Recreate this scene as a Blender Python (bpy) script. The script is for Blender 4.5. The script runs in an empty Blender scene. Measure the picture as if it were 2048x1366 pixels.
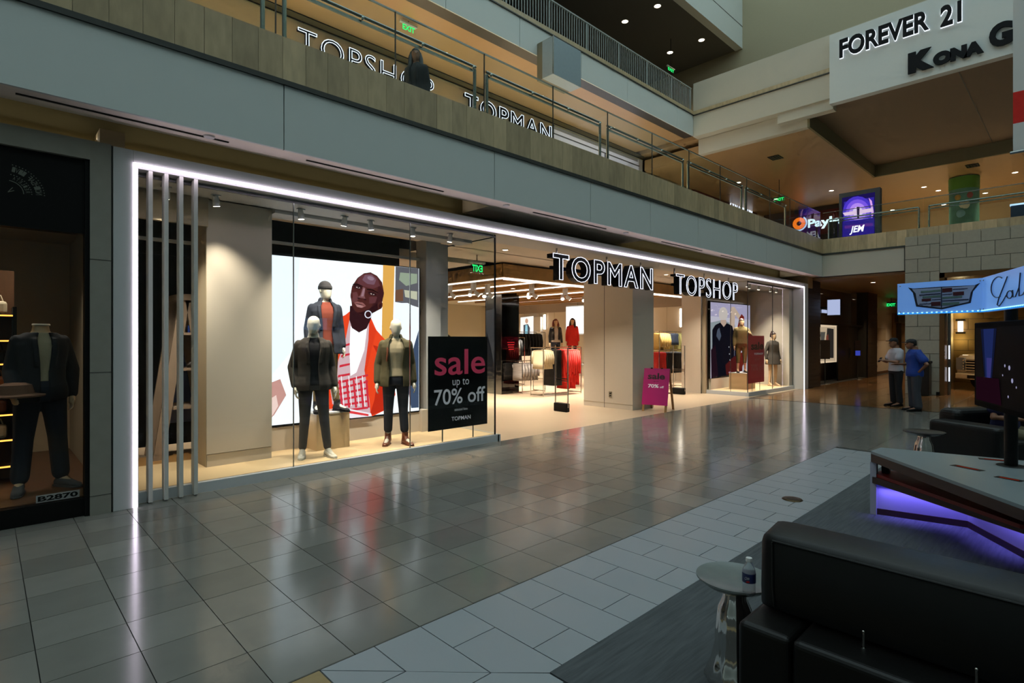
import bpy, bmesh, math, random
from mathutils import Vector, Matrix
random.seed(7)
PI = math.pi
S = bpy.context.scene
C = S.collection
# ---------------------------------------------------------------- camera
# metres; X runs along the storefront, Y into it, Z up. Camera stands at the origin, 1.667 m up.
F_PX, TH, HY, CH = 1102.76, 0.7645, 678.3, 1.667
cam = bpy.data.cameras.new('camera')
cam.sensor_width = 36.0
cam.lens = F_PX / 2048 * 36.0
cam.shift_y = -(683 - HY) / 2048
cam.clip_start, cam.clip_end = 0.05, 300
cam_o = bpy.data.objects.new('camera', cam)
C.objects.link(cam_o)
cam_o.location = (0, 0, CH)
cam_o.rotation_euler = (PI / 2, 0, -TH)
S.camera = cam_o
# ---------------------------------------------------------------- daylight of the atrium and exposure
w = bpy.data.worlds.new('atrium_daylight')
w.use_nodes = True
S.world = w
bg = w.node_tree.nodes['Background']
bg.inputs[0].default_value = (0.72, 0.93, 0.96, 1)
bg.inputs[1].default_value = 1.08
S.view_settings.view_transform = 'Standard'
S.view_settings.look = 'None'
S.view_settings.exposure = 0.0
S.view_settings.gamma = 1.0
S.view_settings.use_curve_mapping = False
S.cycles.use_denoising = True
S.cycles.max_bounces = 5
S.cycles.diffuse_bounces = 3
S.cycles.glossy_bounces = 3
S.cycles.transmission_bounces = 3
S.cycles.transparent_max_bounces = 10
S.cycles.use_adaptive_sampling = True
S.cycles.adaptive_threshold = 0.08
S.cycles.adaptive_min_samples = 12
S.cycles.caustics_reflective = False
S.cycles.caustics_refractive = False
S.cycles.sample_clamp_indirect = 4.0

# ---------------------------------------------------------------- photo pixel -> point on a known plane
sn, cs = math.sin(TH), math.cos(TH)
def ray(x, y):
    u = (x - 1024) / F_PX
    return Vector((sn + u * cs, cs - u * sn, (HY - y) / F_PX))
def PZ(x, y, z=0.0):
    d = ray(x, y); t = (z - CH) / d.z
    return Vector((d.x * t, d.y * t, z))
def PY(x, y, Y):
    d = ray(x, y); t = Y / d.y
    return Vector((d.x * t, Y, d.z * t + CH))
def PX(x, y, X):
    d = ray(x, y); t = X / d.x
    return Vector((X, d.y * t, d.z * t + CH))
def PD(x, y, D):
    d = ray(x, y)
    return Vector((d.x * D, d.y * D, d.z * D + CH))

# ---------------------------------------------------------------- materials
def lin(c):
    if isinstance(c, str):
        c = [int(c[i:i + 2], 16) / 255 for i in (0, 2, 4)]
    return tuple(x / 12.92 if x <= 0.04045 else ((x + 0.055) / 1.055) ** 2.4 for x in c)
MATS = {}
def mat(name, col, rough=0.5, metal=0.0, emit=0.0, noise=0.06, scale=14.0, spec=0.5, bump=0.0, stretch=None, rnd=0.0, coat=0.0, ecol=None):
    if name in MATS:
        return MATS[name]
    m = bpy.data.materials.new(name); m.use_nodes = True
    nt = m.node_tree; N = nt.nodes; L = nt.links
    p = N['Principled BSDF']
    col = lin(col)
    p.inputs['Roughness'].default_value = rough
    p.inputs['Metallic'].default_value = metal
    p.inputs['Specular IOR Level'].default_value = spec
    p.inputs['Coat Weight'].default_value = coat
    p.inputs['Coat Roughness'].default_value = 0.06
    tc = N.new('ShaderNodeTexCoord'); mp = N.new('ShaderNodeMapping')
    L.new(tc.outputs['Object'], mp.inputs['Vector'])
    if stretch:
        mp.inputs['Scale'].default_value = stretch
    nz = N.new('ShaderNodeTexNoise'); nz.inputs['Scale'].default_value = scale; nz.inputs['Detail'].default_value = 4
    if rnd:
        oi = N.new('ShaderNodeObjectInfo'); va = N.new('ShaderNodeVectorMath'); va.operation = 'ADD'
        cb = N.new('ShaderNodeCombineXYZ'); mm = N.new('ShaderNodeMath'); mm.operation = 'MULTIPLY'; mm.inputs[1].default_value = 60
        L.new(oi.outputs['Random'], mm.inputs[0])
        for i in range(3): L.new(mm.outputs[0], cb.inputs[i])
        L.new(mp.outputs[0], va.inputs[0]); L.new(cb.outputs[0], va.inputs[1]); L.new(va.outputs[0], nz.inputs['Vector'])
    else:
        L.new(mp.outputs[0], nz.inputs['Vector'])
    mx = N.new('ShaderNodeMix'); mx.data_type = 'RGBA'
    mx.inputs[6].default_value = tuple(x * (1 - noise) for x in col) + (1,)
    mx.inputs[7].default_value = tuple(min(1, x * (1 + noise)) for x in col) + (1,)
    L.new(nz.outputs['Fac'], mx.inputs[0])
    out = mx.outputs[2]
    if rnd:
        hs = N.new('ShaderNodeHueSaturation'); mr = N.new('ShaderNodeMapRange')
        mr.inputs['To Min'].default_value = 1 - rnd; mr.inputs['To Max'].default_value = 1 + rnd
        L.new(oi.outputs['Random'], mr.inputs['Value']); L.new(mr.outputs[0], hs.inputs['Value'])
        L.new(out, hs.inputs['Color']); out = hs.outputs[0]
    L.new(out, p.inputs['Base Color'])
    if emit:
        p.inputs['Emission Strength'].default_value = emit
        p.inputs['Emission Color'].default_value = (lin(ecol) if ecol else col) + (1,)
    if bump:
        b = N.new('ShaderNodeBump'); b.inputs['Strength'].default_value = bump; b.inputs['Distance'].default_value = 0.01
        L.new(nz.outputs['Fac'], b.inputs['Height']); L.new(b.outputs[0], p.inputs['Normal'])
    MATS[name] = m
    return m
def emis(name, col, k):
    if name in MATS:
        return MATS[name]
    m = bpy.data.materials.new(name); m.use_nodes = True
    nt = m.node_tree; nt.nodes.clear()
    e = nt.nodes.new('ShaderNodeEmission'); o = nt.nodes.new('ShaderNodeOutputMaterial')
    e.inputs[0].default_value = lin(col) + (1,); e.inputs[1].default_value = k
    nt.links.new(e.outputs[0], o.inputs[0])
    MATS[name] = m
    return m
def glass_mat(name, tint=(0.93, 0.97, 0.95), refl=0.9):
    if name in MATS:
        return MATS[name]
    m = bpy.data.materials.new(name); m.use_nodes = True
    nt = m.node_tree; nt.nodes.clear()
    t = nt.nodes.new('ShaderNodeBsdfTransparent'); t.inputs[0].default_value = tint + (1,)
    g = nt.nodes.new('ShaderNodeBsdfGlossy'); g.inputs['Roughness'].default_value = 0.0
    fr = nt.nodes.new('ShaderNodeFresnel'); fr.inputs[0].default_value = 1.5
    mu = nt.nodes.new('ShaderNodeMath'); mu.operation = 'MULTIPLY'; mu.inputs[1].default_value = refl
    mx = nt.nodes.new('ShaderNodeMixShader'); o = nt.nodes.new('ShaderNodeOutputMaterial')
    # reflect on the entry face only (a thin pane seen from inside would otherwise mirror totally)
    ge = nt.nodes.new('ShaderNodeNewGeometry'); sb = nt.nodes.new('ShaderNodeMath'); sb.operation = 'SUBTRACT'; sb.inputs[0].default_value = 1.0
    m2 = nt.nodes.new('ShaderNodeMath'); m2.operation = 'MULTIPLY'
    nt.links.new(ge.outputs['Backfacing'], sb.inputs[1])
    nt.links.new(fr.outputs[0], mu.inputs[0]); nt.links.new(mu.outputs[0], m2.inputs[0]); nt.links.new(sb.outputs[0], m2.inputs[1]); nt.links.new(m2.outputs[0], mx.inputs[0])
    nt.links.new(t.outputs[0], mx.inputs[1]); nt.links.new(g.outputs[0], mx.inputs[2]); nt.links.new(mx.outputs[0], o.inputs[0])
    MATS[name] = m
    return m

# ---------------------------------------------------------------- mesh builder
class MB:
    def __init__(s, xf=None):
        s.v = []; s.f = []; s.mi = []; s.ms = []; s.cur = 0; s.xf = xf
    def use(s, m):
        if m not in s.ms: s.ms.append(m)
        s.cur = s.ms.index(m); return s
    def add(s, vs, fs):
        n = len(s.v)
        s.v += [tuple(v) for v in vs]
        for f in fs:
            s.f.append([n + i for i in f]); s.mi.append(s.cur)
        return s
    def box(s, x0, x1, y0, y1, z0, z1):
        return s.add([(x0, y0, z0), (x1, y0, z0), (x1, y1, z0), (x0, y1, z0), (x0, y0, z1), (x1, y0, z1), (x1, y1, z1), (x0, y1, z1)],
                     [(3, 2, 1, 0), (4, 5, 6, 7), (0, 1, 5, 4), (1, 2, 6, 5), (2, 3, 7, 6), (3, 0, 4, 7)])
    def obox(s, c, ax, ay, az):
        c, ax, ay, az = map(Vector, (c, ax, ay, az))
        vs = [c + i * ax + j * ay + k * az for k in (-1, 1) for (i, j) in ((-1, -1), (1, -1), (1, 1), (-1, 1))]
        return s.add(vs, [(3, 2, 1, 0), (4, 5, 6, 7), (0, 1, 5, 4), (1, 2, 6, 5), (2, 3, 7, 6), (3, 0, 4, 7)])
    def poly(s, pts):
        return s.add(pts, [list(range(len(pts)))])
    def prism(s, pts, ex):
        pts = [Vector(p) for p in pts]; ex = Vector(ex); n = len(pts)
        return s.add(pts + [p + ex for p in pts], [list(range(n))[::-1], list(range(n, 2 * n))] + [(i, (i + 1) % n, n + (i + 1) % n, n + i) for i in range(n)])
    def loft(s, rings, cap=True, closed=True):
        n = len(rings[0]); vs = [p for r in rings for p in r]; fs = []
        for k in range(len(rings) - 1):
            for i in range(n if closed else n - 1):
                a, b = k * n + i, k * n + (i + 1) % n
                fs.append((a, b, b + n, a + n))
        if cap:
            fs.append(list(range(n))[::-1]); fs.append([(len(rings) - 1) * n + i for i in range(n)])
        return s.add(vs, fs)
    def tube(s, pts, r, n=8, cap=True):
        pts = [Vector(p) for p in pts]; m = len(pts)
        rs = r if isinstance(r, (list, tuple)) else [r] * m
        rings = []; prev = None
        for i, p in enumerate(pts):
            t = (pts[min(i + 1, m - 1)] - pts[max(i - 1, 0)])
            if t.length < 1e-9: t = Vector((0, 0, 1))
            t.normalize()
            if prev is None:
                a = Vector((0, 0, 1)) if abs(t.z) < 0.9 else Vector((1, 0, 0))
                u = t.cross(a).normalized()
            else:
                u = (prev - t * prev.dot(t)).normalized()
            prev = u; v = t.cross(u)
            rings.append([p + (u * math.cos(2 * PI * k / n) + v * math.sin(2 * PI * k / n)) * rs[i] for k in range(n)])
        return s.loft(rings, cap)
    def lathe(s, prof, c, n=24, flute=0):
        c = Vector(c)
        return s.loft([[c + Vector((r * (1 + flute * math.cos(12 * 2 * PI * k / n)) * math.cos(2 * PI * k / n), r * (1 + flute * math.cos(12 * 2 * PI * k / n)) * math.sin(2 * PI * k / n), z)) for k in range(n)] for r, z in prof])
    def ell(s, c, r, n=12, m=8, rot=None):
        c = Vector(c); rings = []
        for j in range(1, m):
            a = PI * j / m
            ring = []
            for k in range(n):
                b = 2 * PI * k / n
                p = Vector((r[0] * math.sin(a) * math.cos(b), r[1] * math.sin(a) * math.sin(b), -r[2] * math.cos(a)))
                ring.append(c + (rot @ p if rot else p))
            rings.append(ring)
        return s.loft(rings)
    def data(s, name, mt=None):
        me = bpy.data.meshes.new(name)
        vs = [tuple(s.xf @ Vector(v)) for v in s.v] if s.xf else s.v
        me.from_pydata(vs, [], s.f)
        for m in (s.ms or [mt]):
            me.materials.append(m if not isinstance(m, str) else MATS[m])
        if s.ms:
            me.polygons.foreach_set('material_index', s.mi)
        bm = bmesh.new(); bm.from_mesh(me); bmesh.ops.recalc_face_normals(bm, faces=bm.faces); bm.to_mesh(me); bm.free()
        me.update()
        return me
    def build(s, name, mt=None, parent=None, smooth=False, bevel=0, seg=2, **kw):
        me = s.data(name, mt)
        if smooth:
            me.polygons.foreach_set('use_smooth', [True] * len(me.polygons))
            try: me.set_sharp_from_angle(angle=math.radians(40 if smooth is True else smooth))
            except Exception: pass
        return place(me, name, parent, bevel, seg, **kw)
def place(me, name, parent=None, bevel=0, seg=2, **kw):
    o = bpy.data.objects.new(name, me); C.objects.link(o)
    if parent is not None:
        o.parent = parent; o.matrix_parent_inverse = Matrix.Translation(-parent.location)
    if bevel:
        b = o.modifiers.new('bevel', 'BEVEL'); b.width = bevel; b.segments = seg; b.limit_method = 'ANGLE'; b.angle_limit = math.radians(40)
    if kw: tag(o, **kw)
    return o
def tag(o, label=None, cat=None, group=None, kind=None):
    if label: o['label'] = label
    if cat: o['category'] = cat
    if group: o['group'] = group
    if kind: o['kind'] = kind
    return o
def thing(name, label, cat, loc=(0, 0, 0), group=None, kind=None):
    o = bpy.data.objects.new(name, None); C.objects.link(o); o.location = loc; o.empty_display_size = 0.1
    return tag(o, label, cat, group, kind)
def struct(name, mb, m, label, cat, **k):
    return mb.build(name, m, None, label=label, cat=cat, kind='structure', **k)
def dup(root, shift, label=None, group=None):
    def cp(o, par):
        c = o.copy(); C.objects.link(c); mi = o.matrix_parent_inverse.copy(); c.parent = par
        if par: c.matrix_parent_inverse = mi
        for ch in o.children: cp(ch, c)
        return c
    r = cp(root, None); r.location = root.location + Vector(shift)
    if label: r['label'] = label
    if group: r['group'] = group
    return r
def lamp(name, kind, loc, power, col=(1, 0.78, 0.52), size=0.3, size_y=None, rot=(0, 0, 0), parent=None, spot=1.2, blend=0.6):
    l = bpy.data.lights.new(name, kind); l.energy = power; l.color = col
    if kind == 'AREA':
        l.size = size; l.spread = 1.75
        if size_y: l.shape = 'RECTANGLE'; l.size_y = size_y
    elif kind == 'SPOT':
        l.spot_size = spot; l.spot_blend = blend; l.shadow_soft_size = size
    else: l.shadow_soft_size = size
    o = bpy.data.objects.new(name, l); C.objects.link(o); o.location = loc; o.rotation_euler = rot
    if parent is not None:
        o.parent = parent; o.matrix_parent_inverse = Matrix.Translation(-parent.location)
    return o
def aim(o, target):
    o.rotation_euler = (Vector(target) - o.location).to_track_quat('-Z', 'Y').to_euler()

# ---------------------------------------------------------------- lettering as mesh
def text_geo(st, extrude=0.0, bevel=0.0, fill=True, bold=0.0, space=1.0, shear=0.0):
    cu = bpy.data.curves.new('t', 'FONT'); cu.body = st; cu.space_character = space; cu.shear = shear; cu.resolution_u = 4
    o = bpy.data.objects.new('t', cu); C.objects.link(o)
    def get():
        bpy.context.view_layer.update()
        dg = bpy.context.evaluated_depsgraph_get(); e = o.evaluated_get(dg); me = e.to_mesh()
        v = [x.co.copy() for x in me.vertices]; f = [list(p.vertices) for p in me.polygons]
        e.to_mesh_clear(); return v, f
    cu.offset = bold
    base, _ = get()
    cu.extrude = extrude; cu.bevel_depth = bevel; cu.bevel_resolution = 1
    if not fill: cu.fill_mode = 'NONE'
    v, f = get()
    bpy.data.objects.remove(o); bpy.data.curves.remove(cu)
    x0, x1 = min(p.x for p in base), max(p.x for p in base); y0, y1 = min(p.y for p in base), max(p.y for p in base)
    return v, f, (x0, x1, y0, y1)
def text_on(st, org, u, v, W, Hh, thick=0.0, fill=True, line=0.0, bold=0.0, mb=None, shear=0.0, n=None, space=1.0, mirror=False):
    """lettering st fitted to W x Hh at org, along u, up v; thick = depth towards n"""
    u, v = Vector(u).normalized(), Vector(v).normalized(); n = Vector(n) if n else u.cross(v)
    V, Fc, (x0, x1, y0, y1) = text_geo(st, 0.05 if thick else 0.0, line, fill, bold, space, shear)
    if mb is None: mb = MB()
    kx, ky = W / (x1 - x0), Hh / (y1 - y0); kz = thick / 0.1 if thick else (kx if line else 0)
    org = Vector(org)
    if mirror: pts = [org + u * ((x1 - p.x) * kx) + v * ((p.y - y0) * ky) + n * (p.z * kz) for p in V]
    else: pts = [org + u * ((p.x - x0) * kx) + v * ((p.y - y0) * ky) + n * (p.z * kz) for p in V]
    return mb.add(pts, Fc)
def art(layers, fn, n, step=0.0015, k=1.0, pre='print', rough=None):
    """flat print: list of (colour, [(px,py)...]) layered on a plane given by fn"""
    mb = MB(); n = Vector(n)
    for i, (col, pts) in enumerate(layers):
        mb.use(emis('%s_%s_%g' % (pre, col, k), col, k) if rough is None else mat('%s_%s' % (pre, col), col, rough, noise=0.0))
        mb.poly([fn(x, y) + n * (step * (i + 1)) for x, y in pts])
    return mb
def oval(cx, cy, rx, ry, n=20, a0=0.0, rot=0.0):
    c, s_ = math.cos(rot), math.sin(rot)
    return [(cx + rx * math.cos(a0 + 2 * PI * i / n) * c - ry * math.sin(a0 + 2 * PI * i / n) * s_, cy + rx * math.cos(a0 + 2 * PI * i / n) * s_ + ry * math.sin(a0 + 2 * PI * i / n) * c) for i in range(n)]
# ================================================================ MATERIALS
mat('tile_grey', '7b7972', 0.15, noise=0.10, scale=5, rnd=0.16, spec=0.55, bump=0.01)
mat('tile_white', '959b9e', 0.32, noise=0.02, scale=4, rnd=0.02)
mat('grout', '3a3936', 0.9)
mat('carpet', '4c5052', 0.95, noise=0.6, scale=5, stretch=(0.7, 8, 1), bump=0.8)
mat('tile_brown', '7c5a38', 0.13, noise=0.25, scale=3, rnd=0.1)
mat('beige_floor', 'bba58a', 0.28, noise=0.04, scale=5)
mat('fascia', 'd0d6d2', 0.6, noise=0.02, scale=5)
mat('fascia_warm_lit', 'bdb7a6', 0.6, noise=0.02, scale=5)  # fascia grey with the warm light at the far end put into the colour
mat('soffit', 'f3e6d8', 0.7, noise=0.02)
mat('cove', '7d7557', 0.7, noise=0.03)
mat('stone', 'bda883', 0.38, noise=0.34, scale=3.0, stretch=(4, 4, 1.1), rnd=0.2)
mat('steel', '9a9c98', 0.25, 1.0, noise=0.03)
mat('chrome', 'd4d2cf', 0.07, 1.0, noise=0.02)
mat('dark_edge', '4a4b48', 0.4, 0.6)
mat('portal', 'c4c4c2', 0.55, noise=0.02)
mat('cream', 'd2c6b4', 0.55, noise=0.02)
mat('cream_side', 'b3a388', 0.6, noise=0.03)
mat('white_sill', 'c9ccce', 0.4, noise=0.02)
mat('black', '0a0a0a', 0.45, noise=0.1, spec=.2)
mat('black_gloss', '060606', 0.06, noise=0.1)
mat('brown_ceiling', 'ad8c62', 0.36, noise=0.06, scale=3)
mat('tan_wall', 'd2bb98', 0.6, noise=0.05)
mat('dark_ceiling', '5d5d58', 0.8, noise=0.05)
mat('dark_wood', '2b1e16', 0.5, noise=0.2)
mat('beige_wall', 'a59c80', 0.7, noise=0.03)
mat('block', 'a49e8e', 0.8, noise=0.10, scale=12, rnd=0.05, bump=0.15)
mat('limestone', '8f8b80', 0.7, noise=0.12, scale=9, rnd=0.04)
mat('white_plastic', 'd8d8d6', 0.4, noise=0.02)
mat('wood', '9b7444', 0.5, noise=0.3, scale=5, stretch=(1, 6, 6))
mat('wood_dark', '5c3c22', 0.5, noise=0.3, scale=5, stretch=(8, 8, 1))
emis('led', 'f8eaff', 7.0)
emis('lamp_white', 'fff1dc', 9.0)
emis('exit_green', '2cff7c', 1.2)
emis('neon', 'e6ecff', 1.7)
glass_mat('shop_glass', (0.97, 0.985, 0.98), 0.85)
glass_mat('rail_glass', (0.91, 0.965, 0.94), 1.0)
mat('downlight_rim', 'd0c6b4', 0.4)
WARM = (1.0, 0.90, 0.75)

# ================================================================ FLOORS
T = 0.4064; GX, GY = 0.201, 4.308
floor = struct('floor', MB().box(-14, 60, -14, 6.64, -0.3, -0.010), 'grout', 'grey polished stone tile floor of the mall concourse', 'floor')
def tile_mesh(w, d, name, m, h=0.010):
    return MB().box(-w / 2, w / 2, -d / 2, d / 2, -h, 0).data(name, m)
tm = tile_mesh(T - 0.005, T - 0.005, 'floor_tile', 'tile_grey')
cells = []
for i in range(-4, 40):
    for j in range(-9, 14):
        x0, x1 = GX + i * T, GX + (i + 1) * T
        y0, y1 = GY + (-j) * T - 0.0, GY + (-j + 1) * T
        if x1 <= 15.72 and y1 <= 6.76 and (y0 >= 2.66 or x0 > 9.4) and y0 > -1.2:
            cells.append(((x0 + x1) / 2, (y0 + y1) / 2))
def vis(c):
    fw = c[0] * sn + c[1] * cs; rt = c[0] * cs - c[1] * sn
    if fw < 1.2: return None
    px, py = 1024 + F_PX * rt / fw, HY + F_PX * CH / fw
    return fw if -60 < px < 2110 and py < 1420 else None
vc = sorted([(vis(c), c) for c in cells if vis(c)])
def full(c): return c[1] + T / 2 <= 6.70 and c[1] - T / 2 >= 2.655 or c[0] > 9.5
rest = MB()
n_t = 0
for d, c in vc:
    if n_t < 300 and full(c):
        o = place(tm, 'floor_tile', floor); o.location = (c[0], c[1], 0); n_t += 1
    else:
        rest.box(c[0] - T / 2 + .0025, c[0] + T / 2 - .0025, max(c[1] - T / 2 + .0025, -9), min(c[1] + T / 2 - .0025, 6.64), -0.01, 0)
for i in range(-4, 3):   # cut row along the white border and beyond the left corner
    pass
for i in range(-4, 23):
    x0 = GX + i * T
    rest.box(x0 + .0025, x0 + T - .0025, 2.678, GY - 4 * T - 0.0 + .0 - .0025 if GY - 4 * T > 2.70 else 2.682, -0.01, 0)
rest.build('floor_tile', 'tile_grey', floor, kind='stuff')
# white border tiles, 12 x 24 inch running bond
wt = 0.305; g = 0.003
wm = {}
def wtile(x0, x1, y0, y1):
    key = (round(x1 - x0, 3), round(y1 - y0, 3))
    if key not in wm: wm[key] = tile_mesh(key[0] - 2 * g, key[1] - 2 * g, 'border_tile', 'tile_white')
    o = place(wm[key], 'border_tile', floor); o.location = ((x0 + x1) / 2, (y0 + y1) / 2, 0.0005)
BX0, BY1, CX0, CY1 = 1.222, 2.675, 2.04, 1.857
k = 0; x = 2.137
while x < 9.40:
    e = min(x + wt, 9.43)
    yb = CY1
    if k % 2 == 0: wtile(x, e, 2.065, BY1); wtile(x, e, yb, 2.065)
    else: wtile(x, e, 2.370, BY1); wtile(x, e, yb, 2.370)
    x += wt; k += 1
y = CY1; k = 0
while y > -0.9:
    b = y - wt
    if k % 2: wtile(8.48, 8.785, b, y); wtile(8.785, 9.43, b, y)
    else: wtile(8.48, 9.12, b, y); wtile(9.12, 9.43, b, y)
    y -= wt; k += 1
# mitred corner tiles (meet on the diagonal)
def mit(pts):
    MB().prism([(p[0], p[1], -0.01) for p in pts], (0, 0, 0.0105)).build('border_tile', 'tile_white', floor)
mit([(1.226, 2.672), (1.527, 2.672), (1.527, 2.373)])
mit([(1.533, 2.672), (1.827, 2.672), (1.827, 2.069), (1.533, 2.363)])
mit([(1.833, 2.672), (2.134, 2.672), (2.134, 2.372), (1.833, 2.372)])
mit([(1.833, 2.366), (2.134, 2.366), (2.134, 1.860), (2.044, 1.860), (1.833, 2.063)])
mit([(1.226, 2.664), (1.524, 2.368), (1.226, 2.368)])
mit([(1.226, 2.362), (1.530, 2.362), (1.827, 2.063), (1.226, 2.063)])
mit([(1.226, 2.057), (1.833, 2.057), (2.036, 1.856), (2.036, 1.760), (1.226, 1.760)])
struct('floor', MB().box(2.043, 8.477, -6, 1.854, -0.01, 0.004), 'carpet', 'dark grey ribbed carpet under the seating area', 'carpet')
tanm = mat('tile_tan', '9a8358', 0.2, noise=0.2)
MB().box(0.6, 1.219, 0.5, 2.672, -0.01, 0).build('floor_tile', 'tile_tan', floor)
brown = struct('floor', MB().box(15.72, 48, -8, 6.64, -0.01, -0.001).box(20.06, 48, 6.64, 8.0, -.2, -.001), 'grout', 'dark brown polished tile floor under the balcony', 'floor')
bt = tile_mesh(1.01, 0.60, 'floor_tile', 'tile_brown')
for i in range(16):
    for j in range(12):
        o = place(bt, 'floor_tile', brown); o.location = (16.235 + i * 1.02 , 6.31 - j * 0.61, 0.0004)
struct('floor', MB().box(0.9, 20.3, 6.64, 24, -0.3, 0.0), 'beige_floor', 'pale beige shop floor inside the fashion store', 'floor')

# ================================================================ STOREFRONT PORTAL (Y = 6.5)
PT = 3.53
b = MB()
b.box(0.905, 1.065, 6.5, 7.25, 0, PT).box(19.68, 20.06, 6.5, 7.4, 0, PT).box(1.065, 19.68, 6.5, 6.56, 3.405, PT).box(1.065, 19.68, 6.56, 7.25, 3.37, PT)
b.box(1.065, 1.11, 6.5, 6.66, 0, 3.37).box(19.64, 19.68, 6.5, 6.83, 0, 3.37)  # right-hand return added to hide the light line from the window glass
struct('wall_front', b, 'portal', 'pale grey portal frame around the wide shop entrance', 'wall', bevel=0.004)
lt = thing('led_light_strip', 'glowing pinkish white light line framing the shop entrance', 'light', (1.08, 6.5, 0))
MB().box(1.068, 1.098, 6.489, 6.4995, 0.0, 3.405).build('light_strip', 'led', lt)
MB().box(1.068, 19.68, 6.482, 6.4995, 3.377, 3.405).build('light_strip', 'led', lt)
MB().box(19.65, 19.68, 6.489, 6.4995, 0.0, 3.405).build('light_strip', 'led', lt)
# soffit under the balcony with two coves
sf = MB()
sf.box(-14, 20.5, 6.234, 6.58, 3.783, 4.19).box(5.8, 10.2, 6.58, 7.25, 3.78, 4.2).box(19.6, 20.5, 6.58, 7.25, 3.78, 4.2)
soffit = struct('ceiling', sf, 'soffit', 'pale soffit under the balcony edge above the shop', 'ceiling')
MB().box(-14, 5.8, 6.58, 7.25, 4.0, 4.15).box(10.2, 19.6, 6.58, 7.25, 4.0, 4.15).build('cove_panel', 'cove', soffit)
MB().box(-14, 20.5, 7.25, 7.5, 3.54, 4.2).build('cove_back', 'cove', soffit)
cl = MB()
cl.box(-14, 5.78, 7.18, 7.25, 3.62, 3.70).box(10.2, 19.6, 7.18, 7.25, 3.62, 3.70)
cl.build('cove_lip', 'cream', soffit)
for xa, xb in ((0.2, 1.9), (2.75, 4.75), (6.6, 8.6), (10.6, 12.4), (13.4, 15.4)):
    MB().box(xa, xb, 6.36, 6.385, 3.772, 3.781).build('slot_vent', 'black', soffit)
for xx in (1.7, 5.95, 9.2):
    MB().lathe([(0.001, 3.765), (0.05, 3.766), (0.055, 3.781)], (xx, 6.33, 0), 14).build('ceiling_light_cap', 'white_plastic', soffit, True)

for i, (xa, xb) in enumerate(((-3.5, 5.6), (10.4, 19.4))):  # unseen fill lamps, added to brighten the coves and soffit
    cvl = thing('cove_lamp', ['long fill lamp added in the soffit cove over the left window', 'long fill lamp added in the soffit cove over the right window'][i], 'lamp', ((xa + xb) / 2, 7.15, 3.71))
    MB().box(xa, xb, 7.185, 7.215, 3.70, 3.715).build('tube', emis('cove_tube', 'ffe2a8', .8), cvl)
    MB().box(xa, xb, 7.18, 7.22, 3.695, 3.70).build('tray', 'white_plastic', cvl)
    lamp('cove_light', 'AREA', ((xa + xb) / 2, 7.12, 3.74), 5, (1, .92, .72), xb - xa, .06, (PI + .5, 0, 0), parent=cvl).data.spread = PI

# ================================================================ FIRST FLOOR EDGE: fascia panels, stone band, slab
fas = struct('wall_balcony', MB().box(-14, 20.5, 6.235, 6.5, 3.80, 4.87), 'dark_edge', 'concrete edge beam behind the grey balcony cladding', 'wall')
js = [-14, -9, -5.5, -2.3, 0.2, 2.422, 5.58, 7.909, 9.885, 11.882, 13.9, 15.8, 17.7, 20.5]
js = [-14, -9, -4, -0.75, 2.422, 5.58, 7.909, 9.885, 11.882, 13.9, 15.8, 17.7, 20.5]
for a, c in zip(js, js[1:]):
    MB().box(a + 0.006, c - 0.006, 6.2, 6.232, 3.782, 4.50).build('fascia_panel', 'fascia', fas)
MB().box(-14, 20.47, 6.175, 6.24, 4.50, 4.555).build('edge_trim', 'dark_edge', fas)
st = MB().box(-0.1295, 0.1295, -0.02, 0.02, -0.24, 0.24).data('stone_slab', 'stone')
x = 2.405 - 0.2625 * 13 + 0.13125
while x < 20.5:
    o = place(st, 'stone_slab', fas); o.location = (x, 6.21 + random.uniform(-.002, .002), 4.796); x += 0.2625
struct('floor', MB().box(-14, 20.5, 6.25, 14, 4.2, 4.87).box(20.55, 48, -8, 14, 4.2, 4.87), 'fascia_warm_lit', 'slab of the upper walkway', 'floor')
# end balcony (X = 20.5)
fe = struct('wall_balcony', MB().box(20.53, 20.8, -8, 6.45, 3.78, 4.87), 'dark_edge', 'edge beam of the balcony at the far end', 'wall')
for a, c in ((3.9, 6.2),):
    MB().box(20.5, 20.532, a, c, 3.782, 4.50).build('fascia_panel', 'fascia_warm_lit', fe)
MB().box(20.47, 20.54, 3.88, 6.24, 4.50, 4.555).build('edge_trim', 'dark_edge', fe)
st2 = MB().box(-0.02, 0.02, -0.1295, 0.1295, -0.24, 0.24).data('stone_slab', 'stone')
y = 6.2 - 0.131
while y > -2:
    o = place(st2, 'stone_slab', fe); o.location = (20.51, y, 4.796); y -= 0.2625
# corridor ceiling under the end balcony
struct('ceiling', MB().box(20.8, 48, -8, 7.7, 3.70, 4.19).box(20.06, 20.5, 6.5, 7.5, 3.4, 4.2), 'brown_ceiling', 'warm brown ceiling of the corridor under the end balcony', 'ceiling')

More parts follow.
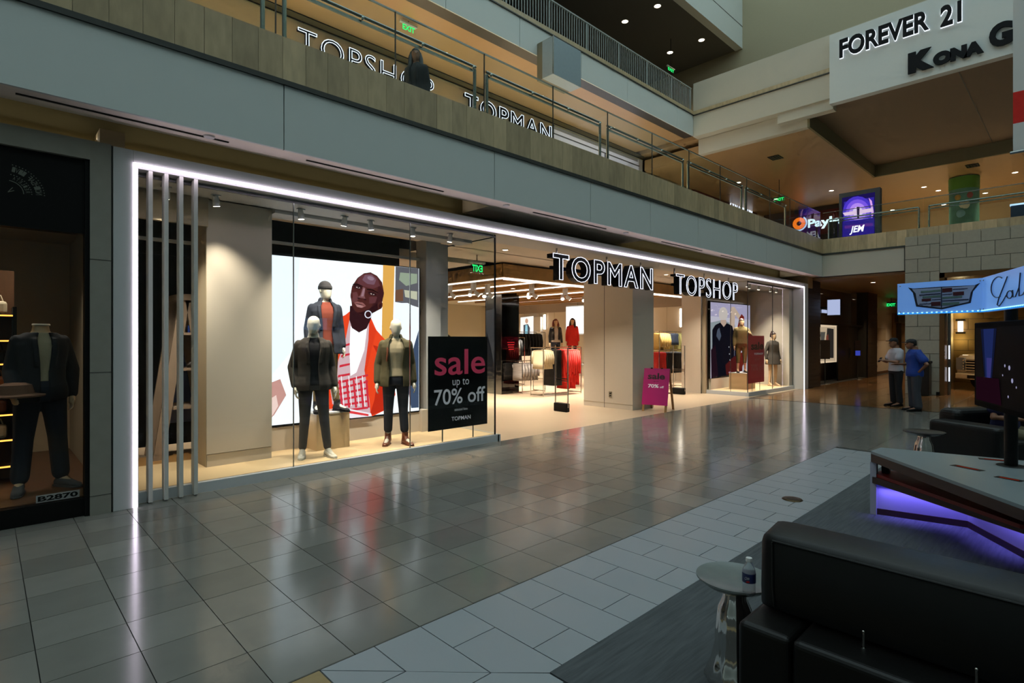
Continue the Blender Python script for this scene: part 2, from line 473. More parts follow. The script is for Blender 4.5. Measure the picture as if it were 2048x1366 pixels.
# ================================================================ FIRST FLOOR: railings
def tube_o(pts, r, name, m, par, n=8): return MB().tube(pts, r, n).build(name, m, par, True)
rl = thing('glass_railing', 'long glass railing with steel posts along the storefront balcony', 'railing', (0, 6.25, 4.87))
gx = [-0.72 + 1.533 * i for i in range(14)] + [20.4]
for a, c in zip(gx, gx[1:]):
    MB().box(a + 0.008, c - 0.008, 6.236, 6.25, 4.9, 5.93).build('glass_pane', 'rail_glass', rl)
    MB().box(a + 0.004, c - 0.004, 6.230, 6.256, 5.928, 5.946).build('cap_rail', 'steel', rl)
    MB().box(c - 0.006, c + 0.006, 6.234, 6.252, 4.9, 5.93).build('pane_edge', 'dark_edge', rl)
px_ = [2.36 + 3.065 * i for i in range(-1, 6)]
for a, c in zip(px_, px_[1:]):
    x0, x1 = a + 0.12, c - 0.12
    for xx in (x0, x1):
        tube_o([(xx, 6.34, 4.87), (xx, 6.34, 5.70)], 0.026, 'post', 'steel', rl)
    tube_o([(x0 - .02, 6.34, 5.74), (x1 + .02, 6.34, 5.74)], 0.022, 'handrail', 'steel', rl)
    MB().box(x0, x1, 6.325, 6.355, 5.655, 5.685).build('lower_rail', 'steel', rl)
    for q in range(4):
        xx = x0 + (x1 - x0) * (q + 0.06) / 3.12
        MB().ell((xx, 6.30, 5.70), (.022, .03, .022), 8, 6).build('clamp', 'chrome', rl, True)
re_ = thing('glass_railing', 'glass railing with steel posts on the balcony at the far end', 'railing', (20.6, 4, 4.87))
gy = [6.2, 5.85, 4.6, 3.43, 2.2, 0.9, -0.4]
for a, c in zip(gy, gy[1:]):
    MB().box(20.545, 20.56, c + .008, a - .008, 4.9, 5.93).build('glass_pane', 'rail_glass', re_)
    MB().box(20.54, 20.566, c + .004, a - .004, 5.928, 5.946).build('cap_rail', 'steel', re_)
for a, c in ((6.05, 3.56), (3.31, 0.6)):
    for yy in (a, c): tube_o([(20.66, yy, 4.87), (20.66, yy, 5.68)], 0.026, 'post', 'steel', re_)
    tube_o([(20.66, a, 5.70), (20.66, c, 5.70)], 0.022, 'handrail', 'steel', re_)
    MB().box(20.65, 20.67, c, a, 5.60, 5.63).build('lower_rail', 'steel', re_)

# ================================================================ FIRST FLOOR: wall, ceiling, upper fascia
w2 = struct('wall_upper', MB().box(-14, 15.2, 13.7, 14.2, 4.87, 9.62), 'tan_wall', 'warm tan shop wall on the upper walkway', 'wall')
MB().box(-14, 21.2, 13.62, 14.2, 9.62, 9.80).build('header_trim', 'cove', w2)
MB().box(-14, 21.2, 13.60, 13.62, 9.60, 9.63).box(-14, 21.2, 13.60, 13.64, 9.785, 9.81).build('shadow_gap', 'black', w2)
struct('ceiling', MB().box(-14, 20.5, 10.936, 14.2, 9.80, 10.29).box(20.9, 40, 8.9, 14.2, 9.78, 10.3), 'brown_ceiling', 'brown ceiling over the upper walkway', 'ceiling')
uf = struct('wall_balcony', MB().box(-14, 20.5, 10.93, 11.3, 9.79, 10.64), 'dark_edge', 'edge beam of the topmost walkway', 'wall')
uj = [-14, -8, -2, 2.5, 5.5, 8.2, 10.75, 13.454, 15.939, 19.236, 20.5]
for a, c in zip(uj, uj[1:]):
    MB().box(a + .008, c - .008, 10.9, 10.935, 9.79, 10.62).build('fascia_panel', 'fascia', uf)
MB().box(-14, 20.5, 10.87, 11.3, 10.625, 10.76).build('curb', 'stone', uf)
MB().box(-14, 20.48, 10.865, 10.9, 10.60, 10.63).build('edge_trim', 'dark_edge', uf)
mt_rail = mat('rail_paint', '9aa09c', 0.45)
mr = thing('metal_railing', 'painted metal railing with vertical bars on the topmost walkway', 'railing', (15, 10.98, 10.76))
bar = MB().box(-.011, .011, -.011, .011, 0, 0.92).data('baluster', 'rail_paint')
x = 8.6
while x < 20.45:
    o = place(bar, 'baluster', mr); o.location = Vector((x, 10.98, 10.76)) ; x += 0.115
for x in (8.6, 10.3, 12.05, 13.8, 15.52, 17.25, 18.95, 20.4):
    MB().box(x - .02, x + .02, 10.96, 11.0, 10.76, 11.70).build('post', 'rail_paint', mr)
MB().box(8.5, 20.45, 10.95, 11.01, 11.67, 11.71).build('top_rail', 'rail_paint', mr)
# topmost floor: slab, back wall, ceiling, its fascia above
struct('floor', MB().box(-14, 27, 10.95, 19, 10.3, 10.62), 'dark_ceiling', 'slab of the topmost walkway', 'floor')
struct('wall_back', MB().box(-14, 27, 17.2, 17.6, 10.6, 16.1), 'dark_wood', 'dark brown wall behind the topmost walkway', 'wall')
dk = struct('wall_back', MB().box(6, 27, 17.0, 17.2, 15.2, 15.9), 'black', 'black band high on the topmost wall', 'wall')
for i in range(11):
    MB().box(6.5 + i * 1.9, 6.8 + i * 1.9, 16.95, 17.2, 10.6, 15.9).build('pilaster', 'black', dk)
struct('ceiling', MB().box(-14, 27, 12.1, 19, 16.0, 16.5), 'dark_ceiling', 'dark grey ceiling of the topmost walkway', 'ceiling')
f4 = struct('wall_balcony', MB().box(-14, 27.0, 11.75, 12.1, 15.98, 19.5), 'fascia', 'pale fascia above the topmost walkway', 'wall')
MB().box(-14, 27.0, 11.74, 11.755, 17.05, 17.07).build('panel_joint', 'dark_edge', f4)

# ================================================================ FAR END, upper part (X = 20.3 .. 27)
eb = struct('wall_end', MB().box(20.5, 20.9, -8, 10.9, 9.75, 10.62), 'fascia_warm_lit', 'pale fascia beam at the far end of the atrium', 'wall')
MB().box(20.46, 20.55, 5.9, 10.9, 10.60, 10.76).build('stone_strip', 'stone', eb)
MB().box(20.44, 20.5, 5.9, 10.9, 10.58, 10.61).build('edge_trim', 'dark_edge', eb)
struct('wall_end', MB().box(20.5, 20.9, -8, 10.9, 10.76, 11.88), 'fascia_warm_lit', 'pale parapet of the topmost walkway at the far end', 'wall')
struct('wall_end', MB().box(20.93, 21.2, 6.77, 10.9, 9.14, 9.75).box(20.6, 20.93, 5.9, 7.7, 9.40, 9.75), 'fascia_warm_lit', 'set back pale beam under the end parapet', 'wall')
struct('wall_end', MB().box(27, 27.4, -14, 17.4, 10.6, 22), 'beige_wall', 'tall plain beige wall far behind the end parapet', 'wall')
MB().box(26.98, 27.0, -14, 17, 15.0, 15.02).build('panel_joint', 'cream_side', bpy.data.objects['wall_end.003'])
# brown ceiling of the upper end walkway, with the higher recess under the sign box
struct('ceiling', MB().box(21.2, 48, 6.8, 13.6, 9.14, 9.6).box(29.6, 48, -8, 6.8, 9.14, 9.6), 'brown_ceiling', 'amber brown ceiling of the upper walkway at the far end', 'ceiling')
rc = struct('ceiling', MB().box(20.94, 29.7, -8, 6.8, 9.62, 10.0), mat('recess', '85705a', .7), 'higher recessed ceiling panel under the sign box', 'ceiling')
MB().box(20.9, 29.6, 6.72, 6.80, 9.1, 9.62).box(29.5, 29.62, -8, 6.8, 9.1, 9.62).build('recess_edge', 'cove', rc)
MB().box(20.95, 29.5, 2.63, 2.65, 9.612, 9.622).build('panel_joint', 'dark_edge', rc)
# walls behind the far walkway
struct('wall_end', MB().box(40, 40.4, -8, 14, 4.87, 9.2), 'tan_wall', 'warm wall closing the upper walkway far away', 'wall')
struct('wall_end', MB().box(21.2, 40, 13.7, 14.1, 4.87, 9.8), 'tan_wall', 'warm shop wall of the upper walkway beyond the corner', 'wall')

# ================================================================ LEFT NEIGHBOUR STORE shell
ls = MB()
ls.box(0.726, 0.889, 6.5, 6.9, 0, 3.54)
pil = struct('wall_left', ls, 'limestone', 'grey limestone pilaster between the two shops', 'wall')
for z in (0.18, 1.35, 2.42): MB().box(0.724, 0.891, 6.497, 6.5, z, z + .004).build('stone_joint', 'grout', pil)
struct('wall_left', MB().box(-6, 0.726, 6.5, 6.9, 3.36, 3.54), 'limestone', 'grey limestone lintel over the dark shop', 'wall')
struct('wall_left', MB().box(0.889, 0.905, 6.53, 7, 0, 3.54), 'dark_edge', 'narrow dark joint between pilaster and portal', 'wall')
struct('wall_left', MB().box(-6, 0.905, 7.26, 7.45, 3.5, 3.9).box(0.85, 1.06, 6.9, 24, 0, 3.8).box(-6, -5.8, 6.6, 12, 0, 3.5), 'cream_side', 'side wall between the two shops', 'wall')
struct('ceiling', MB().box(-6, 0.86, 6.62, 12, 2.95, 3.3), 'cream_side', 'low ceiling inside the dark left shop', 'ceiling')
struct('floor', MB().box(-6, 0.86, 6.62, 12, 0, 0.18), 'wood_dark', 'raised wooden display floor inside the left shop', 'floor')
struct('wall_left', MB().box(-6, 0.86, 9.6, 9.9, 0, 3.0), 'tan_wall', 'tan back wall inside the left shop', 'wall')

# ================================================================ STORE INTERIOR shell
struct('wall_right', MB().box(19.7, 20.0, 7.4, 24, 0, 4.2), 'cream', 'long pale panelled side wall deep inside the store', 'wall')
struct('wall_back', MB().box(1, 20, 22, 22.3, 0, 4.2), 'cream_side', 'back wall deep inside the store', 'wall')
struct('ceiling', MB().box(1.06, 20, 7.25, 8.2, 3.40, 3.6).box(6.1, 15.6, 8.15, 9.3, 3.40, 3.6), 'cream', 'cream ceiling just behind the shop entrance', 'ceiling')
struct('ceiling', MB().box(1.06, 20, 7.4, 24, 3.95, 4.19), 'black', 'black open ceiling void inside the store', 'ceiling')
struct('ceiling', MB().box(12.3, 19.7, 10.3, 22, 3.42, 3.55), 'cream', 'cream suspended ceiling over the clothes racks', 'ceiling')
struct('ceiling', MB().box(1.2, 5.0, 9.6, 16, 3.35, 3.5).box(5.4, 8.0, 9.6, 16, 3.35, 3.5), 'cream', 'cream suspended ceiling panels behind the left window', 'ceiling')
# ================================================================ THE REST OF THE ATRIUM, behind and beside the camera
mat('atrium_wall', '8f938e', 0.7, noise=0.05)
struct('wall_atrium', MB().box(-16, 48, -12.5, -12, -0.01, 19.5), 'atrium_wall', 'plain wall on the opposite side of the atrium', 'wall')
struct('wall_atrium', MB().box(-16, -15, -12, 20, -0.01, 19.5), 'atrium_wall', 'plain wall at the near end of the atrium', 'wall')
# ================================================================ FIGURES
def remeshed(mb, name, m, voxel, parent, smooth=3):
    me0 = mb.data('tmp', m); o = bpy.data.objects.new('tmp', me0); C.objects.link(o)
    r = o.modifiers.new('r', 'REMESH'); r.mode = 'VOXEL'; r.voxel_size = voxel; r.use_smooth_shade = True
    if smooth:
        sm = o.modifiers.new('s', 'SMOOTH'); sm.factor = 0.5; sm.iterations = smooth
    bpy.context.view_layer.update()
    dg = bpy.context.evaluated_depsgraph_get()
    me = bpy.data.meshes.new_from_object(o.evaluated_get(dg)); me.name = name
    bpy.data.objects.remove(o); bpy.data.meshes.remove(me0)
    me.materials.clear(); me.materials.append(MATS[m])
    me.polygons.foreach_set('use_smooth', [True] * len(me.polygons))
    return place(me, name, parent)
def ering(c, rx, ry, n=20, e=2.3, gap=0.0):
    pts = []
    a0, a1 = (-PI / 2 + gap, 3 * PI / 2 - gap) if gap else (-PI / 2, 3 * PI / 2 - 2 * PI / n)
    for k in range(n):
        a = a0 + (a1 - a0) * k / (n - 1)
        cx, sx = math.cos(a), math.sin(a)
        pts.append(Vector((c[0] + rx * math.copysign(abs(cx) ** (2 / e), cx), c[1] + ry * math.copysign(abs(sx) ** (2 / e), sx), c[2])))
    return pts
TORSO = [(.86, .16, .11), (.93, .172, .118), (1.0, .165, .112), (1.10, .142, .1), (1.22, .152, .107), (1.33, .168, .12), (1.41, .175, .113), (1.46, .162, .09), (1.50, .115, .072), (1.53, .072, .066), (1.60, .058, .06)]
def tor(z):
    for (a, b) in zip(TORSO, TORSO[1:]):
        if a[0] <= z <= b[0]:
            t = (z - a[0]) / (b[0] - a[0]); return [a[i] + t * (b[i] - a[i]) for i in (1, 2)]
    return list(TORSO[0][1:]) if z < TORSO[0][0] else list(TORSO[-1][1:])
BASE = dict(hipL=(.095, 0, .92), hipR=(-.095, 0, .92), kneeL=(.105, -.01, .50), kneeR=(-.105, -.01, .50), ankL=(.115, .02, .09), ankR=(-.115, .02, .09),
            shL=(.165, 0, 1.435), shR=(-.165, 0, 1.435), elL=(.218, .03, 1.15), elR=(-.218, .03, 1.15), wrL=(.235, -.05, .90), wrR=(-.235, -.05, .90),
            toeL=(.13, -.16, .03), toeR=(-.13, -.16, .03), head=(0, -.02, 1.69), turn=0.0)
def blend(pts, rads, k=4):
    P = [Vector(p) for p in pts]; out = []; rr = []
    for i in range(len(P) - 1):
        for j in range(k):
            t = j / k; out.append(P[i].lerp(P[i + 1], t)); rr.append(rads[i] + (rads[i + 1] - rads[i]) * t)
    out.append(P[-1]); rr.append(rads[-1])
    return out, rr
def limb(mb, pts, rads, n=12):
    p, r = blend(pts, rads); mb.tube(p, r, n)
    for q, rad in zip(pts, rads): mb.ell(q, (rad, rad, rad), 10, 7)
def hand(mb, wr, el, side, curl=0.5, k=1.0):
    d = (Vector(wr) - Vector(el)).normalized()
    out = Vector((side, 0, 0)); f = Vector((0, -1, 0)); f = (f - d * f.dot(d)).normalized()   # fingers row runs front to back
    nrm = d.cross(f).normalized()
    if nrm.x * side > 0: nrm = -nrm            # palm faces the thigh
    w = Vector(wr)
    mb.tube([w - d * .01, w + d * .04, w + d * .09], [.024 * k, .030 * k, .031 * k], 10)
    mb.obox(w + d * .065, d * .04, f * .036, nrm * .012)
    for i, L in enumerate((.070, .080, .074, .058)):
        b = w + d * .10 + f * (.030 - .021 * i)
        p1 = b + d * (L * .42); p2 = p1 + (d * (1 - curl * .5) + nrm * curl).normalized() * (L * .33); p3 = p2 + (d * (1 - curl) + nrm * curl * 1.4).normalized() * (L * .28)
        mb.tube([b - d * .02, p1, p2, p3], [.0105, .0100, .0092, .0075], 8)
    t0 = w + d * .035 + f * .03; t1 = t0 + d * .03 + f * .028; t2 = t1 + d * .034 + f * .008 + nrm * .012
    mb.tube([t0 - f * .02, t1, t2], [.013, .011, .009], 8)
def figure(name, label, cat, loc, rz, H, skin, pose={}, top=None, legs=None, shoes=None, hair=None, hat=None, face=False, extra=None, voxel=.011, headless=False, wide=1.0, parent_extra=None, bare=False, knit=None):
    J = dict(BASE); J.update(pose); k = H / 1.80
    root = thing(name, label, cat, loc)
    xf = Matrix.Translation(loc) @ Matrix.Rotation(rz, 4, 'Z') @ Matrix.Diagonal((k * wide, k * wide, k, 1))
    v = lambda n: Vector(J[n])
    b = MB(xf)
    b.loft([ering((0, 0, z), rx, ry) for z, rx, ry in TORSO])
    for s_ in 'LR':
        sg = 1 if s_ == 'L' else -1
        limb(b, [v('hip' + s_), v('knee' + s_), v('ank' + s_)], [.088, .056, .036])
        b.tube([v('ank' + s_), (v('ank' + s_) + v('toe' + s_)) / 2 + Vector((0, 0, -.01)), v('toe' + s_)], [.036, .036, .026], 10)
        limb(b, [v('sh' + s_), v('el' + s_), v('wr' + s_)], [.050, .040, .025])
        hand(b, v('wr' + s_), v('el' + s_), sg)
    hc = v('head'); rt = Matrix.Rotation(J['turn'], 3, 'Z')
    if not headless:
        HR = [(-.135, .026, .03, -.035), (-.115, .046, .055, -.028), (-.08, .06, .08, -.014), (-.03, .072, .093, -.004), (.02, .077, .098, .002), (.06, .073, .09, .006), (.092, .055, .07, .008), (.112, .022, .03, .008)]
        b.loft([[hc + rt @ (p - Vector((0, 0, 0))) for p in ering((0, dy, z), rx, ry, 18, 2.0)] for z, rx, ry, dy in HR])
        b.tube([(0, .0, 1.50), hc + Vector((0, .01, -.06))], [.06, .05], 12)
        if face:
            b.tube([hc + rt @ Vector((0, -.09, .012)), hc + rt @ Vector((0, -.117, -.028))], [.009, .015], 8)
            b.ell(hc + rt @ Vector((0, -.09, -.068)), (.024, .014, .010), 10, 6)
        for s_ in (-1, 1): b.ell(hc + rt @ Vector((.078 * s_, .012, -.015)), (.010, .020, .030), 8, 6)
    else:
        b.tube([(0, .0, 1.50), (0, -.01, 1.60)], [.06, .055], 14)
    remeshed(b, 'body', skin, voxel * .85, root)
    if face:
        for s_ in (-1, 1): MB(xf).ell(hc + rt @ Vector((.03 * s_, -.083, .008)), (.012, .008, .007), 8, 6).build('eye', 'black', root, True)
    if legs:
        lm, zb, ease = legs['m'], legs.get('end', .12), legs.get('ease', .012)
        q = MB(xf)
        if legs.get('skirt'):
            zt = legs['skirt']
            q.loft([ering((0, 0, z), rx, ry) for z, rx, ry in ((zt, .20, .15), ((zt + .98) / 2, .185, .135), (.98, .178, .125), (1.1, .155, .112))])
        else:
            q.loft([ering((0, 0, z), rx + ease, ry + ease) for z, rx, ry in ((.86, .165, .112), (.93, .172, .118), (1.0, .166, .112), (1.06, .15, .104))])
            for s_ in 'LR':
                h, kn, an = v('hip' + s_), v('knee' + s_), v('ank' + s_)
                t = min(.98, max(0.1, 1 - (zb - .09) / max(.05, abs(kn.z - an.z)))) if abs(kn.z - an.z) > .05 else .9
                e = kn.lerp(an, t)
                limb(q, [h, kn, e], [.092 + ease, .060 + ease, legs.get('cuff', .048)])
        remeshed(q, legs.get('name', 'trousers'), lm, voxel, root)
    if top:
        q = MB(xf); z0 = top.get('hem', .88); ease = top.get('ease', .022); gap = top.get('gap', 0); fl = top.get('flare', .0)
        zs = [z0 + (1.47 - z0) * i / 9 for i in range(10)] + [1.505, 1.53]
        if gap:
            Ro, Ri = [], []
            for z in zs:
                rx, ry = tor(z); rx = max(rx, .150) if z < 1.3 else rx; ex = fl * max(0, (1.1 - z))
                ga = gap * (1.0 if z < 1.12 else 1.0 + top.get('vee', .6) * (z - 1.12))
                Ro.append(ering((0, 0, z), rx + ease + ex + .012, ry + ease + ex + .012, 26, 2.3, ga)); Ri.append(ering((0, 0, z), rx + ease + ex - .008, ry + ease + ex - .008, 26, 2.3, ga))
            rings = [o_ + i_[::-1] for o_, i_ in zip(Ro, Ri)]
            q.loft(rings)
            if top.get('lapel', True):
                for s_ in (-1, 1):
                    o_ = [r[-1 if s_ < 0 else 0] for r in Ro]
                    pts = o_[5:10]
                    for a, c_ in zip(pts, pts[1:]):
                        q.obox((a + c_) / 2 + Vector((s_ * .022, -.004, 0)), Vector((.022, -.004 * s_, 0)), Vector((0, .008, 0)), (c_ - a) / 2)
        else:
            q.loft([ering((0, 0, z), max(tor(z)[0], .148 if z < 1.3 else 0) + ease + fl * max(0, 1.1 - z), tor(z)[1] + ease + fl * max(0, 1.1 - z)) for z in zs])
        for s_ in 'LR':
            h, e, w_ = v('sh' + s_), v('el' + s_), v('wr' + s_); er = ease
            if top.get('sleeve', 'long') == 'long': limb(q, [h, e, e.lerp(w_, .93)], [.052 + er * .7, .043 + er * .7, .034 + er * .5])
            elif top['sleeve'] == 'short': limb(q, [h, h.lerp(e, .62)], [.055 + er * .7, .056 + er])
        if top.get('collar'):
            q.tube([Vector((.075 * math.cos(a), .07 * math.sin(a) - .005, 1.55)) for a in [(-PI / 2 + .7) + (2 * PI - 1.4) * i / 12 for i in range(13)]], .022, 8)
            q.tube([Vector((.068 * math.cos(a), .066 * math.sin(a) - .005, 1.575)) for a in [(-PI / 2 + .75) + (2 * PI - 1.5) * i / 12 for i in range(13)]], .016, 8)
        if top.get('fur'):
            q.tube([Vector((.11 * math.cos(a), .10 * math.sin(a) - .01, 1.50 - .05 * max(0, -math.sin(a)))) for a in [(-PI / 2 + .4) + (2 * PI - .8) * i / 14 for i in range(15)]], .04, 8)
        remeshed(q, top.get('name', 'jacket'), top['m'], voxel, root, 2)
        for z in top.get('buttons', []):
            MB(xf).ell((.02, -tor(z)[1] - ease - .024 - fl * max(0, 1.1 - z), z), (.010, .005, .010), 8, 6).build('button', top.get('bm', 'black'), root, True)
    if knit:
        q = MB(xf); e = .013
        q.loft([ering((0, 0, z), tor(z)[0] + e, tor(z)[1] + e) for z in [knit.get('hem', .92) + (1.5 - knit.get('hem', .92)) * i / 9 for i in range(10)] + [1.525]])
        for s_ in 'LR': limb(q, [v('sh' + s_), v('sh' + s_).lerp(v('el' + s_), .5)], [.058, .050])
        remeshed(q, knit.get('name', 'shirt'), knit['m'], voxel, root)
    if shoes:
        for s_ in 'LR':
            a, t = v('ank' + s_), v('toe' + s_); d = t - a; d.z = 0; L = max(.1, d.length); d = d / L if L > .001 else Vector((0, -1, 0)); sd = Vector((-d.y, d.x, 0)); zb = a.z - .09
            q = MB(xf); hgt = shoes.get('h', .10)
            rg = []
            for tt, wd, zz in ((-.065, .030, .065), (-.03, .040, hgt), (.03, .043, hgt), (.09, .046, .075), (.15, .047, .055), (.20, .040, .045), (.225, .022, .032)):
                c_ = Vector((a.x, a.y, zb)) + d * tt
                rg.append([c_ + sd * (wd * math.cos(x)) + Vector((0, 0, max(.0, zz * (.5 + .5 * math.sin(x))))) for x in [2 * PI * i / 14 for i in range(14)]])
            q.loft(rg)
            if hgt > .12: q.tube([Vector((a.x, a.y, zb + .05)), Vector((a.x, a.y, zb + hgt + .03))], [.05, .046], 12)
            sh = remeshed(q, 'shoe', shoes['m'], max(.009, voxel * .8), root, 2)
            MB(xf).prism([Vector((a.x, a.y, zb - .004)) + d * t_ + sd * w_ for t_, w_ in ((-.07, .03), (.0, .046), (.12, .05), (.2, .042), (.235, .018), (.235, -.018), (.2, -.042), (.12, -.05), (0, -.046), (-.07, -.03))], (0, 0, .018)).build('sole', shoes.get('sole', shoes['m']), sh)
    if hat:
        q = MB(xf)
        if hat['kind'] == 'beanie':
            q.loft([[hc + rt @ p for p in ering((0, dy, z), rx, ry, 18, 2.0)] for z, rx, ry, dy in ((.012, .084, .106, .004), (.03, .088, .11, .004), (.055, .086, .107, .004), (.062, .081, .101, .006), (.1, .066, .083, .008), (.125, .04, .05, .01), (.135, .012, .015, .01))])
        else:
            q.loft([[hc + rt @ p for p in ering((0, dy, z), rx, ry, 18, 2.0)] for z, rx, ry, dy in ((.03, .083, .104, .004), (.07, .082, .101, .006), (.105, .064, .08, .008), (.122, .025, .035, .008))])
            q.loft([[hc + rt @ p for p in ering((0, -.11, z), .065, .08, 14, 2.2)] for z in (.028, .045)])
        remeshed(q, 'hat', hat['m'], voxel * .8, root, 2)
    if hair:
        q = MB(xf); L = hair.get('len', 0)
        q.loft([[hc + rt @ p for p in ering((0, dy, z), rx, ry, 18, 2.0)] for z, rx, ry, dy in ((-.05, .076, .06, .045), (0, .084, .078, .032), (.045, .083, .1, .006), (.08, .072, .088, .008), (.105, .05, .06, .01), (.12, .02, .025, .01))])
        if L:
            for s_ in (-1, 0, 1):
                q.tube([hc + rt @ Vector((.06 * s_, .04, .06)), hc + rt @ Vector((.085 * s_, .06 if s_ == 0 else .02, -.06)), hc + rt @ Vector((.10 * s_, .07 if s_ == 0 else -.02, -.12 - L * .5)), hc + rt @ Vector((.09 * s_, .06 if s_ == 0 else -.06, -.12 - L))], [.04, .05, .048, .02], 10)
        if hair.get('bun'): q.ell(hc + rt @ Vector((0, .03, .12)), (.05, .05, .045), 12, 8)
        remeshed(q, 'hair', hair['m'], voxel * .8, root, 2)
    if extra: extra(root, xf, J)
    return root
mat('mannequin_white', 'd8d2bf', 0.35, noise=0.02)
mat('mannequin_skin', 'd9b48c', 0.4, noise=0.02)
mat('skin', '8a5d44', 0.5, noise=0.05)
mat('cloth_charcoal', '3a342e', 0.9, noise=0.25, scale=90)
mat('cloth_black', '15151a', 0.85, noise=0.2, scale=60)
mat('cloth_navy', '1c2230', 0.85, noise=0.2, scale=60)
mat('cloth_olive', '4b4428', 0.85, noise=0.2, scale=50)
mat('cloth_cream', 'b8a888', 0.9, noise=0.1, scale=60)
mat('cloth_khaki', '77653f', 0.9, noise=0.15, scale=60)
mat('cloth_rust', '7a3524', 0.9, noise=0.15, scale=60)
mat('cloth_grey', '4e4c4b', 0.9, noise=0.2, scale=70)
mat('cloth_dark_grey', '2c2b2d', 0.9, noise=0.2, scale=70)
mat('leather_brown', '6b3a22', 0.35, noise=0.2)
mat('shoe_white', 'cfc9b8', 0.5)
mat('denim', '1a1f2a', 0.9, noise=0.3, scale=120)

# ================================================================ LEFT DISPLAY WINDOW
DZ = 0.11
dw = struct('floor', MB().box(1.11, 6.09, 6.72, 8.6, 0.0, DZ), 'wood', 'pale wood plinth floor of the left display window', 'floor')
MATS['wood'].node_tree.nodes['Principled BSDF'].inputs['Roughness'].default_value = .4
MB().box(1.11, 6.09, 6.65, 6.72, 0, DZ).box(6.06, 6.12, 6.65, 8.05, 0, DZ).build('sill', 'white_sill', dw)
MB().box(1.115, 6.05, 6.725, 8.0, DZ, DZ + .004).build('floorboard', mat('pale_wood', 'd6ba8e', 0.4, noise=.1, stretch=(.5, 8, 1)), dw)
gw = struct('window_1', MB().box(1.11, 6.04, 6.688, 6.712, 3.325, 3.345), 'dark_edge', 'glass front of the left display window', 'window')
for a, c in ((1.11, 2.732), (2.732, 4.405), (4.405, 6.035)):
    MB().box(a + .004, c - .004, 6.694, 6.706, DZ, 3.33).build('glass_pane', 'shop_glass', gw)
MB().box(6.034, 6.046, 6.71, 8.0, DZ, 3.33).build('glass_pane', 'shop_glass', gw)
for xx in (2.732, 4.405): MB().box(xx - .004, xx + .004, 6.69, 6.71, DZ, 3.33).build('pane_seam', 'steel', gw)
MB().box(6.03, 6.05, 6.69, 6.712, DZ, 3.37).build('corner_edge', 'black', gw)
MB().box(6.02, 6.06, 7.99, 8.06, 0, 3.37).build('end_post', 'portal', gw)
MB().box(6.036, 6.046, 6.7, 8.0, 3.33, 3.345).build('top_edge', 'black', gw)
fs = thing('slat_screen', 'four tall white vertical slats at the left end of the display window', 'screen', (1.43, 6.6, 0))
for xx in (1.225, 1.364, 1.499, 1.636):
    MB().box(xx - .018, xx + .018, 6.565, 6.685, 0.012, 3.37).build('slat', mat('slat_grey', 'd0cec6', .6), fs)
    MB().box(xx - .012, xx + .012, 6.60, 6.66, 0.0, 0.014).build('foot_plate', 'steel', fs)
pw = struct('wall_display', MB().box(1.95, 2.72, 7.365, 7.95, 0.27, 3.36).box(1.955, 2.72, 7.375, 7.95, DZ, 0.262), 'cream', 'cream panel wall beside the big screen', 'wall')
MB().box(1.944, 1.95, 7.37, 7.95, DZ, 3.36).build('side_panel', 'cream_side', pw)
struct('wall_display', MB().box(2.72, 5.32, 7.79, 7.98, DZ, 0.44).box(5.30, 5.50, 7.70, 7.98, DZ, 0.48), 'cream', 'low cream wall under the big screen', 'wall')
hd = struct('ceiling', MB().box(1.11, 6.02, 6.715, 7.24, 3.345, 3.368).box(2.72, 6.02, 7.26, 7.6, 3.30, 3.39), 'portal', 'pale ceiling of the left display window', 'ceiling')
struct('wall_display', MB().box(5.42, 5.72, 7.75, 8.05, 0.48, 3.36).box(5.72, 6.02, 7.95, 8.05, 0, 3.36), 'portal', 'pale grey post right of the big screen', 'wall')
struct('trim_1', MB().box(2.72, 5.5, 7.95, 8.0, 3.02, 3.06), 'portal', 'thin pale rail above the big screen', 'trim')
struct('trim_2', MB().box(1.1, 1.95, 7.95, 8.0, 2.88, 2.92), 'portal', 'thin pale rail behind the white slats', 'trim')
struct('wall_display', MB().box(1.11, 1.95, 7.30, 7.36, 3.02, 3.36), 'cream_side', 'short header wall behind the white slats', 'wall')
struct('wall_display', MB().box(1.07, 5.9, 9.35, 9.42, 2.9, 3.95).box(1.07, 2.6, 9.4, 9.5, 0.11, 3.95), 'black', 'black partition deep behind the left window', 'wall')

